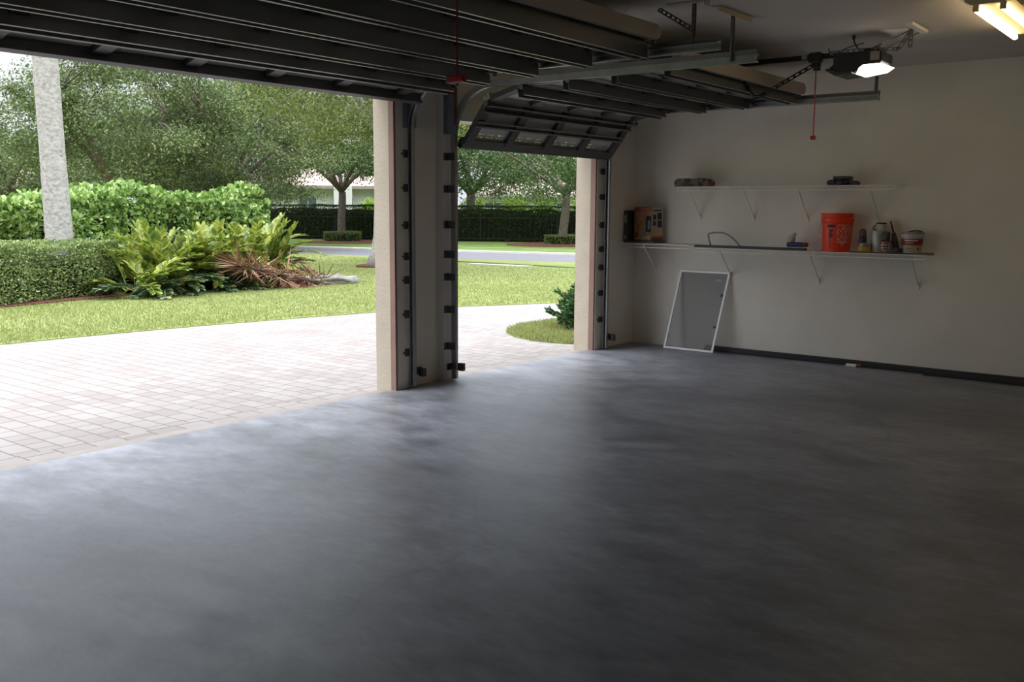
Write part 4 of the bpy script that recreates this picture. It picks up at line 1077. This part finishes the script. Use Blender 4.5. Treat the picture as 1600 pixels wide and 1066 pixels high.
# fallen dry palm frond
x0,y0 = ground_at(365,17.7); x1,y1 = ground_at(572,19.4)
x1, y1 = 13.25, 14.45
df = thing('palm_frond', ((x0+x1)/2,(y0+y1)/2,ZB), 'fallen brown palm frond lying across the mulch edge onto the lawn', 'palm frond')
rg = random.Random(5); pts = []
x0, y0 = 10.55, 14.2+.45
for k in range(13):
    s = k/12; pts.append(Vector((x1+(x0-x1)*s, y1+(y0-y1)*s+.12*math.sin(s*3), ZG+.06+.62*max(0,s-.2)**1.4)))
MB().tube(pts, [.10*(1-s)+.012 for s in np.linspace(0,1,13)], 8).build('stalk', M['frondsheath'], df, smooth=True)
sh = MB()
for k in range(16):
    a = pts[0]+Vector((rg.uniform(-.1,.3),rg.uniform(-.16,.16),0)); b = pts[4]+Vector((rg.uniform(-.3,.2),rg.uniform(-.12,.12),rg.uniform(.0,.10)))
    m_ = a.lerp(b,.5)+Vector((0,0,rg.uniform(.02,.08))); sh.tube([a+Vector((0,0,.0)),m_,b],[.008,.026,.008],5)
sh.build('sheath', M['frondsheath'], df)
C=[];A=[];Nn=[];Ls=[]
for k in range(900):
    s = rg.uniform(.26,1); i = min(11,int(s*12)); q = pts[i].lerp(pts[i+1],s*12-i); t_ = (pts[i+1]-pts[i]).normalized()
    a = t_*rg.uniform(.3,1.1)+Vector((rg.uniform(-.7,.7),rg.uniform(-.7,.7),rg.uniform(-.45,.35)))
    C.append(q); A.append(a); Nn.append(Vector((rg.uniform(-1,1),rg.uniform(-1,1),1))); Ls.append(rg.uniform(.28,.7))
Ls = np.array(Ls); V_,F_ = leaf_arrays(np.array(C),np.array(A),np.array(Nn),Ls,Ls*.022,.3); V_[:,2] = np.maximum(V_[:,2], ZG+.015)
np_mesh('leaflets', V_,F_, M['deadfrond'], df)

# juniper on the little island
jn = thing('juniper_shrub', (10.42,6.70,ZG), 'dark green spreading juniper on the grass island by the right pillar', 'shrub')
rg = random.Random(9); sb_ = MB(); C=[];A=[];Nn=[];Ls=[]
for k in range(260):
    an = rg.uniform(0,2*math.pi); el = rg.uniform(.10,1.3); dd = Vector((math.cos(an)*math.cos(el),math.sin(an)*math.cos(el),math.sin(el)*.6)); L_ = rg.uniform(.40,.72)
    p_ = Vector((10.42,6.70,ZG+.05)); d_ = dd.normalized(); br_ = [p_.copy()]
    for j in range(9):
        d_ = (d_+Vector((rg.uniform(-.12,.12),rg.uniform(-.12,.12),rg.uniform(-.06,.10)))).normalized(); p_ = p_+d_*L_/9; br_.append(p_.copy())
    sb_.tube(br_, [.008-.0006*j for j in range(10)], 4)
    for j in range(110):
        s = rg.uniform(.2,1)*9; i = min(8,int(s)); q = br_[i].lerp(br_[i+1],s-i)
        C.append(q); A.append((br_[i+1]-br_[i]).normalized()*.9+Vector((rg.uniform(-1,1),rg.uniform(-1,1),rg.uniform(-.7,1)))*.8); Nn.append(Vector((rg.uniform(-1,1),rg.uniform(-1,1),rg.uniform(-1,1)))); Ls.append(rg.uniform(.05,.10))
sb_.build('branches', M['bark'], jn)
Ls = np.array(Ls); V_,F_ = leaf_arrays(np.array(C),np.array(A),np.array(Nn),Ls,Ls*.17,.2); V_[:,2] = np.maximum(V_[:,2], ZG+.02)
np_mesh('foliage', V_,F_, M['juniper'], jn)
tag(MB().prism([(10.42+.72*math.cos(a)*(1+.1*math.sin(3*a)),6.74+.55*math.sin(a)) for a in np.linspace(0,2*math.pi,20)[:-1]], lambda u,v,d: Vector((u,v,d)), ZG+.032, ZG-.05).build('mulch_ring', M['mulch']), kind='structure')

# oaks
def oak(x, y, trunk_h, trunk_r, crown_c, crown_r, nclump, nleaf, leaf, mat, barkm, seed, label, group, flare=1.5, low=-.55, lean=(0,0), fill=.55, csize=(.55,1.05), z0=ZG):
    rg = random.Random(seed); rn = np.random.default_rng(seed)
    t = thing('oak_tree', (x,y,z0), label, 'tree', group)
    cx, cy, cz = x+crown_c[0], y+crown_c[1], crown_c[2]
    tr = MB(); fork = Vector((x+lean[0],y+lean[1],z0+trunk_h)); pts = []; rad = []
    for k in range(9):
        s = k/8; pts.append(Vector((x+lean[0]*s+.05*math.sin(s*5+seed),y+lean[1]*s,z0-.03+(trunk_h+.03)*s))); rad.append(trunk_r*(1+(flare-1)*max(0,1-s*3.2)**2)*(1-.15*s))
    tr.tube(pts, rad, 14)
    cl = []
    while len(cl) < nclump:
        v = rn.normal(size=3); v /= np.linalg.norm(v); v *= rn.uniform(fill,1)**.6
        if v[2] < low: continue
        c = Vector((cx+v[0]*crown_r[0],cy+v[1]*crown_r[0],cz+v[2]*crown_r[1])); cl.append(c)
    # limbs: main ones from the fork, then secondary from the nearest limb point
    mains = []; nm = 7
    for k in range(nm):
        an = 2*math.pi*k/nm+rg.uniform(-.3,.3)
        tgt = Vector((cx+math.cos(an)*crown_r[0]*.62, cy+math.sin(an)*crown_r[0]*.62, cz+rg.uniform(-.15,.5)*crown_r[1]))
        mid = fork.lerp(tgt,.45)+Vector((rg.uniform(-.3,.3),rg.uniform(-.3,.3),rg.uniform(-.1,.5)))
        path = []
        for j in range(9):
            s = j/8; path.append(fork.lerp(mid,s).lerp(mid.lerp(tgt,s),s)+Vector((rg.uniform(-.06,.06),)*3)*(j>0))
        tr.tube(path, [trunk_r*.52*(1-.78*j/8) for j in range(9)], 8); mains += path[2:]
    for c in cl:
        b = min(mains, key=lambda q: (q-c).length+.4*max(0,q.z-c.z)); L_ = (c-b).length
        mid = b.lerp(c,.5)+Vector((rg.uniform(-.2,.2),rg.uniform(-.2,.2),.12*L_)); path = [b.lerp(mid,s).lerp(mid.lerp(c,s),s) for s in (0,.25,.5,.75,1)]
        tr.tube(path, [trunk_r*.14,trunk_r*.11,trunk_r*.085,trunk_r*.06,trunk_r*.03], 5)
    tr.build('trunk', barkm, t, smooth=True)
    per = nleaf//nclump; Cs = []
    for c in cl:
        rs = rg.uniform(*csize)
        g = rn.normal(size=(per,3))*np.array([rs,rs,rs*.55])*.62
        # drooping twig sprays inside the clump
        Cs.append(np.array(c)+g)
    Cs = np.concatenate(Cs); n = len(Cs)
    A = norm(rdir(n,rn)+np.array([0,0,-.15])); Nn = norm(rdir(n,rn)*.9+np.array([0,0,.6])); Ls = rn.uniform(.6,1.3,n)*leaf
    V_,F_ = leaf_arrays(Cs,A,Nn,Ls,Ls*.24,.2)
    np_mesh('crown', V_,F_, mat, t)
    return t
G1 = 'live oaks beyond the hedges'
x,y = 17.45,18.0
oak(x,y,3.3,.26,(-.4,.3,5.5),(4.2,2.8),140,70000,.095,M['oakbright'],M['greybark'],21,'nearest oak, its flared pale trunk half hidden by the pillar','oak by the street',1.9,-.75,(.35,.1),.35)
tag(MB().prism([(x+.75*math.cos(a),y+.6*math.sin(a)) for a in np.linspace(0,2*math.pi,18)[:-1]], lambda u,v,d: Vector((u,v,d)), ZG+.05, ZG-.05).build('mulch_ring', M['mulch']), kind='structure')
xA,yA = ground_at(534,43.4)
oak(xA,yA,2.2,.19,(-.3,0,4.95),(5.6,3.1),130,70000,.13,M['oakdark'],M['bark'],22,'oak across the street seen left of the pillar, inside a clipped ring hedge',G1,1.2,-.62,(0,0),.3,(.45,.95))
xB,yB = ground_at(880,41)
oak(xB,yB,2.1,.20,(0,-.2,4.4),(5.6,3.0),110,62000,.12,M['oakdark'],M['bark'],23,'forked oak across the street seen through the narrower doorway',G1,1.15,-.78,(.2,0),.35,(.45,.95))
xC,yC = ground_at(200,33)
oak(xC,yC,2.0,.24,(0,0,4.25),(3.9,2.4),110,66000,.10,M['oak'],M['bark'],24,'oak spreading above the clusia hedge just right of the palm trunk',G1,1.2,-.7,(-.3,0),.3,(.35,.8))
xD,yD = ground_at(362,36)
oak(xD,yD,2.1,.25,(0,0,3.9),(4.0,2.8),120,72000,.105,M['oak'],M['bark'],25,'oak above the cycads, midway between palm trunk and pillar',G1,1.2,-.82,(-.2,0),.3,(.35,.8))
xE,yE = ground_at(8,42)
oak(xE,yE,2.0,.22,(0,0,2.9),(4.0,1.5),60,40000,.12,M['oak'],M['bark'],26,'lower oak at the far left edge, behind the palm trunk',G1,1.2,-.6,(0,0),.3,(.5,1.0))
xF,yF = ground_at(265,52)
oak(xF,yF,2.6,.28,(0,0,4.4),(6.2,2.6),70,42000,.18,M['oakdark'],M['bark'],27,'distant dark oak filling the gap between the two nearer left oaks',G1,1.2,-.75,(0,0),.2,(.8,1.5))
xG,yG = ground_at(735,50)
oak(xG,yG,2.2,.25,(0,0,4.7),(4.6,3.0),60,46000,.15,M['oakdark'],M['bark'],28,'distant oak just right of the pillar behind the long dark hedge',G1,1.2,-.85,(0,0),.3,(.6,1.2))

# long dark hedge across the street, iron fence, ring hedges, shrubs
def fhx(y_): return 36.6-.45*(y_-22)
leafy_hedge('boundary_hedge', [(fhx(46),46),(fhx(38),38),(fhx(30),30),(fhx(22),22),(fhx(15),15)], 1.2, 1.58, M['farhedge'], 60000, .085, .32,
    'long dark clipped hedge across the street', bumps=.02, top_frac=.3, core_in=.09)
fn = thing('iron_fence', (fhx(34)-1.0,34,ZG), 'thin black iron fence standing before the long dark hedge', 'fence')
def fp_(s): y_ = 44-26*s; return fhx(y_)-.9, y_
mb = MB()
for k in range(120):
    x,y = fp_(k/119); mb.box((x-.008,y-.008,ZG),(x+.008,y+.008,ZG+1.12))
mb.build('picket_panel', M['iron'], fn)
for z in (.15,1.08):
    a,b = fp_(0),fp_(1); MB().tube([(a[0],a[1],ZG+z),(b[0],b[1],ZG+z)], .015, 4).build('rail', M['iron'], fn)
for k in range(9):
    x,y = fp_(k/8); MB().box((x-.025,y-.025,ZG),(x+.025,y+.025,ZG+1.2)).build('post', M['iron'], fn)
def ring(x,y,r,h,label):
    k = [(x+r*math.cos(a),y+r*math.sin(a)) for a in np.linspace(0,2*math.pi,13)]
    leafy_hedge('ring_hedge', k, .34, h, M['hedge'], 5200, .06, .32, label, bumps=.015, group='clipped ring hedges round the oaks', cat='hedge', core_in=.05)
ring(xA,yA,.70,.40,'low clipped ring hedge round the oak seen left of the pillar')
ring(xB,yB,.66,.36,'low clipped ring hedge round the forked oak seen through the narrower doorway')
for cx_,cy_,r_x in ((xA-.4,yA-1.0,2.2),(xB-.6,yB-.3,2.6)):
    tag(MB().prism([(cx_+r_x*math.cos(a),cy_+r_x*.8*math.sin(a)) for a in np.linspace(0,2*math.pi,22)[:-1]], lambda u,v,d: Vector((u,v,d)), ZG+.028, ZG-.05).build('mulch_ring', M['mulch']), kind='structure')
def bush(px,d,r,h,seed,label):
    x,y = ground_at(px,d); rn = np.random.default_rng(seed)
    t = thing('garden_shrub', (x,y,ZG), label, 'shrub', 'lime shrubs behind the dark hedge')
    st = MB()
    for k in range(7):
        a = k*.9; st.tube([(x,y,ZG),(x+.3*r*math.cos(a),y+.3*r*math.sin(a),ZG+h*.5),(x+.6*r*math.cos(a),y+.6*r*math.sin(a),ZG+h*.85)], [.03,.02,.01], 5)
    st.build('stems', M['bark'], t)
    n = int(2600*r); v = rdir(n,rn); v[:,2] = np.abs(v[:,2]); rad = rn.uniform(.55,1.05,n)[:,None]
    C = np.array([x,y,ZG+h*.35])+v*rad*np.array([r,r,h*.65])
    A = norm(v+rdir(n,rn)*.7); V_,F_ = leaf_arrays(C,A,rdir(n,rn)+np.array([0,0,.6]),rn.uniform(.08,.16,n),.035,.2)
    np_mesh('foliage', V_,F_, M['shrub'], t)
bush(738,53,.85,2.1,1,'lime green shrub above the dark hedge, just right of the pillar')
bush(805,53,1.0,2.15,2,'lime green shrub above the dark hedge, middle of the narrower doorway')
bush(850,52,.9,2.0,3,'lime green shrub above the dark hedge, left of the forked oak trunk')
bush(910,51,.8,2.1,4,'lime green shrub above the dark hedge, beside the right pillar')
bush(578,57,.7,2.0,5,'lime green shrub above the dark hedge, left of the pillar edge')

# houses
def house(px0, px1, d, depth, eave, ridge, wins, label, porch=False):
    ax,ay = ground_at(px0,d); bx_,by_ = ground_at(px1,d)
    a, b = Vector((ax,ay,0)), Vector((bx_,by_,0)); e = (b-a); W_ = e.length; e.normalize(); n = Vector((-e.y,e.x,0))
    if n.dot(a) < 0: n = -n
    t = thing('house', ((ax+bx_)/2,(ay+by_)/2,ZG), label, 'house')
    P = lambda u,v,z: a+e*u+n*v+Vector((0,0,z))
    wl = MB(); wl.add([P(0,0,ZG),P(W_,0,ZG),P(W_,depth,ZG),P(0,depth,ZG),P(0,0,eave),P(W_,0,eave),P(W_,depth,eave),P(0,depth,eave)], [(0,3,2,1),(4,5,6,7),(0,1,5,4),(1,2,6,5),(2,3,7,6),(3,0,4,7)])
    if porch:
        for k in range(2):
            u0 = W_*(.55+.25*k); q = [P(u0,-.9,ZG),P(u0+1.1,-.9,ZG),P(u0+1.1,0,ZG),P(u0,0,ZG)]; q += [v+Vector((0,0,eave-ZG)) for v in q]; wl.add(q, [(0,3,2,1),(4,5,6,7),(0,1,5,4),(1,2,6,5),(2,3,7,6),(3,0,4,7)])
    wall = wl.build('wall', M['housewall'], t)
    o = .7; rd = MB(); hw = depth/2
    q = [P(-o,-o,eave),P(W_+o,-o,eave),P(W_+o,depth+o,eave),P(-o,depth+o,eave),P(hw*.9,hw,ridge),P(W_-hw*.9,hw,ridge)]
    rd.add(q, [(0,1,5,4),(1,2,5),(2,3,4,5),(3,0,4),(0,3,2,1)]); rd.build('roof', M['roof'], t)
    fa = MB()
    for (u0,v0,u1,v1) in ((-o,-o,W_+o,-o),(W_+o,-o,W_+o,depth+o),(-o,-o,-o,depth+o)):
        s0,s1 = P(u0,v0,eave-.18),P(u1,v1,eave-.18); nn = (s1-s0).normalized().cross(Vector((0,0,1)))*.03
        q = [s0-nn,s1-nn,s1+nn,s0+nn]; q += [v+Vector((0,0,.18)) for v in q]; fa.add(q, [(0,3,2,1),(4,5,6,7),(0,1,5,4),(1,2,6,5),(2,3,7,6),(3,0,4,7)])
    fa.build('fascia', M['fascia'], t)
    for (f, wd, zlo, zhi) in wins:
        wb = MB(); u = W_*f
        def bar_(u0,u1,z0_,z1_,v0=-.04,v1=.02):
            q = [P(u0,v0,z0_),P(u1,v0,z0_),P(u1,v1,z0_),P(u0,v1,z0_),P(u0,v0,z1_),P(u1,v0,z1_),P(u1,v1,z1_),P(u0,v1,z1_)]
            wb.add(q, [(0,3,2,1),(4,5,6,7),(0,1,5,4),(1,2,6,5),(2,3,7,6),(3,0,4,7)])
        bar_(u-wd/2-.06,u-wd/2,zlo,zhi); bar_(u+wd/2,u+wd/2+.06,zlo,zhi); bar_(u-wd/2,u+wd/2,zhi-.06,zhi); bar_(u-wd/2,u+wd/2,zlo,zlo+.06); bar_(u-.025,u+.025,zlo,zhi); bar_(u-wd/2,u+wd/2,(zlo+zhi)/2-.02,(zlo+zhi)/2+.02)
        wi = wb.build('window', M['white'], wall)
        g_ = MB(); g_.add([P(u-wd/2,-.012,zlo),P(u+wd/2,-.012,zlo),P(u+wd/2,-.012,zhi),P(u-wd/2,-.012,zhi)], [(0,1,2,3)]); g_.build('pane', M['glass'], wi)
    return t
house(372, 640, 60, 9, 2.75, 4.9, [(.09,1.0,1.0,2.1),(.40,1.0,1.0,2.1),(.62,.9,1.0,2.1)], 'white house with tiled roof across the street, left of the pillar', True)
house(748, 1010, 62, 10, 2.35, 5.2, [(.09,1.1,1.0,1.85),(.45,1.1,1.0,1.85)], 'white house with pinkish tiled roof seen through the narrower doorway')
house(-60, 120, 70, 9, 2.6, 4.6, [(.4,1.0,1.0,2.0)], 'pale house mostly hidden by the oaks at the far left')
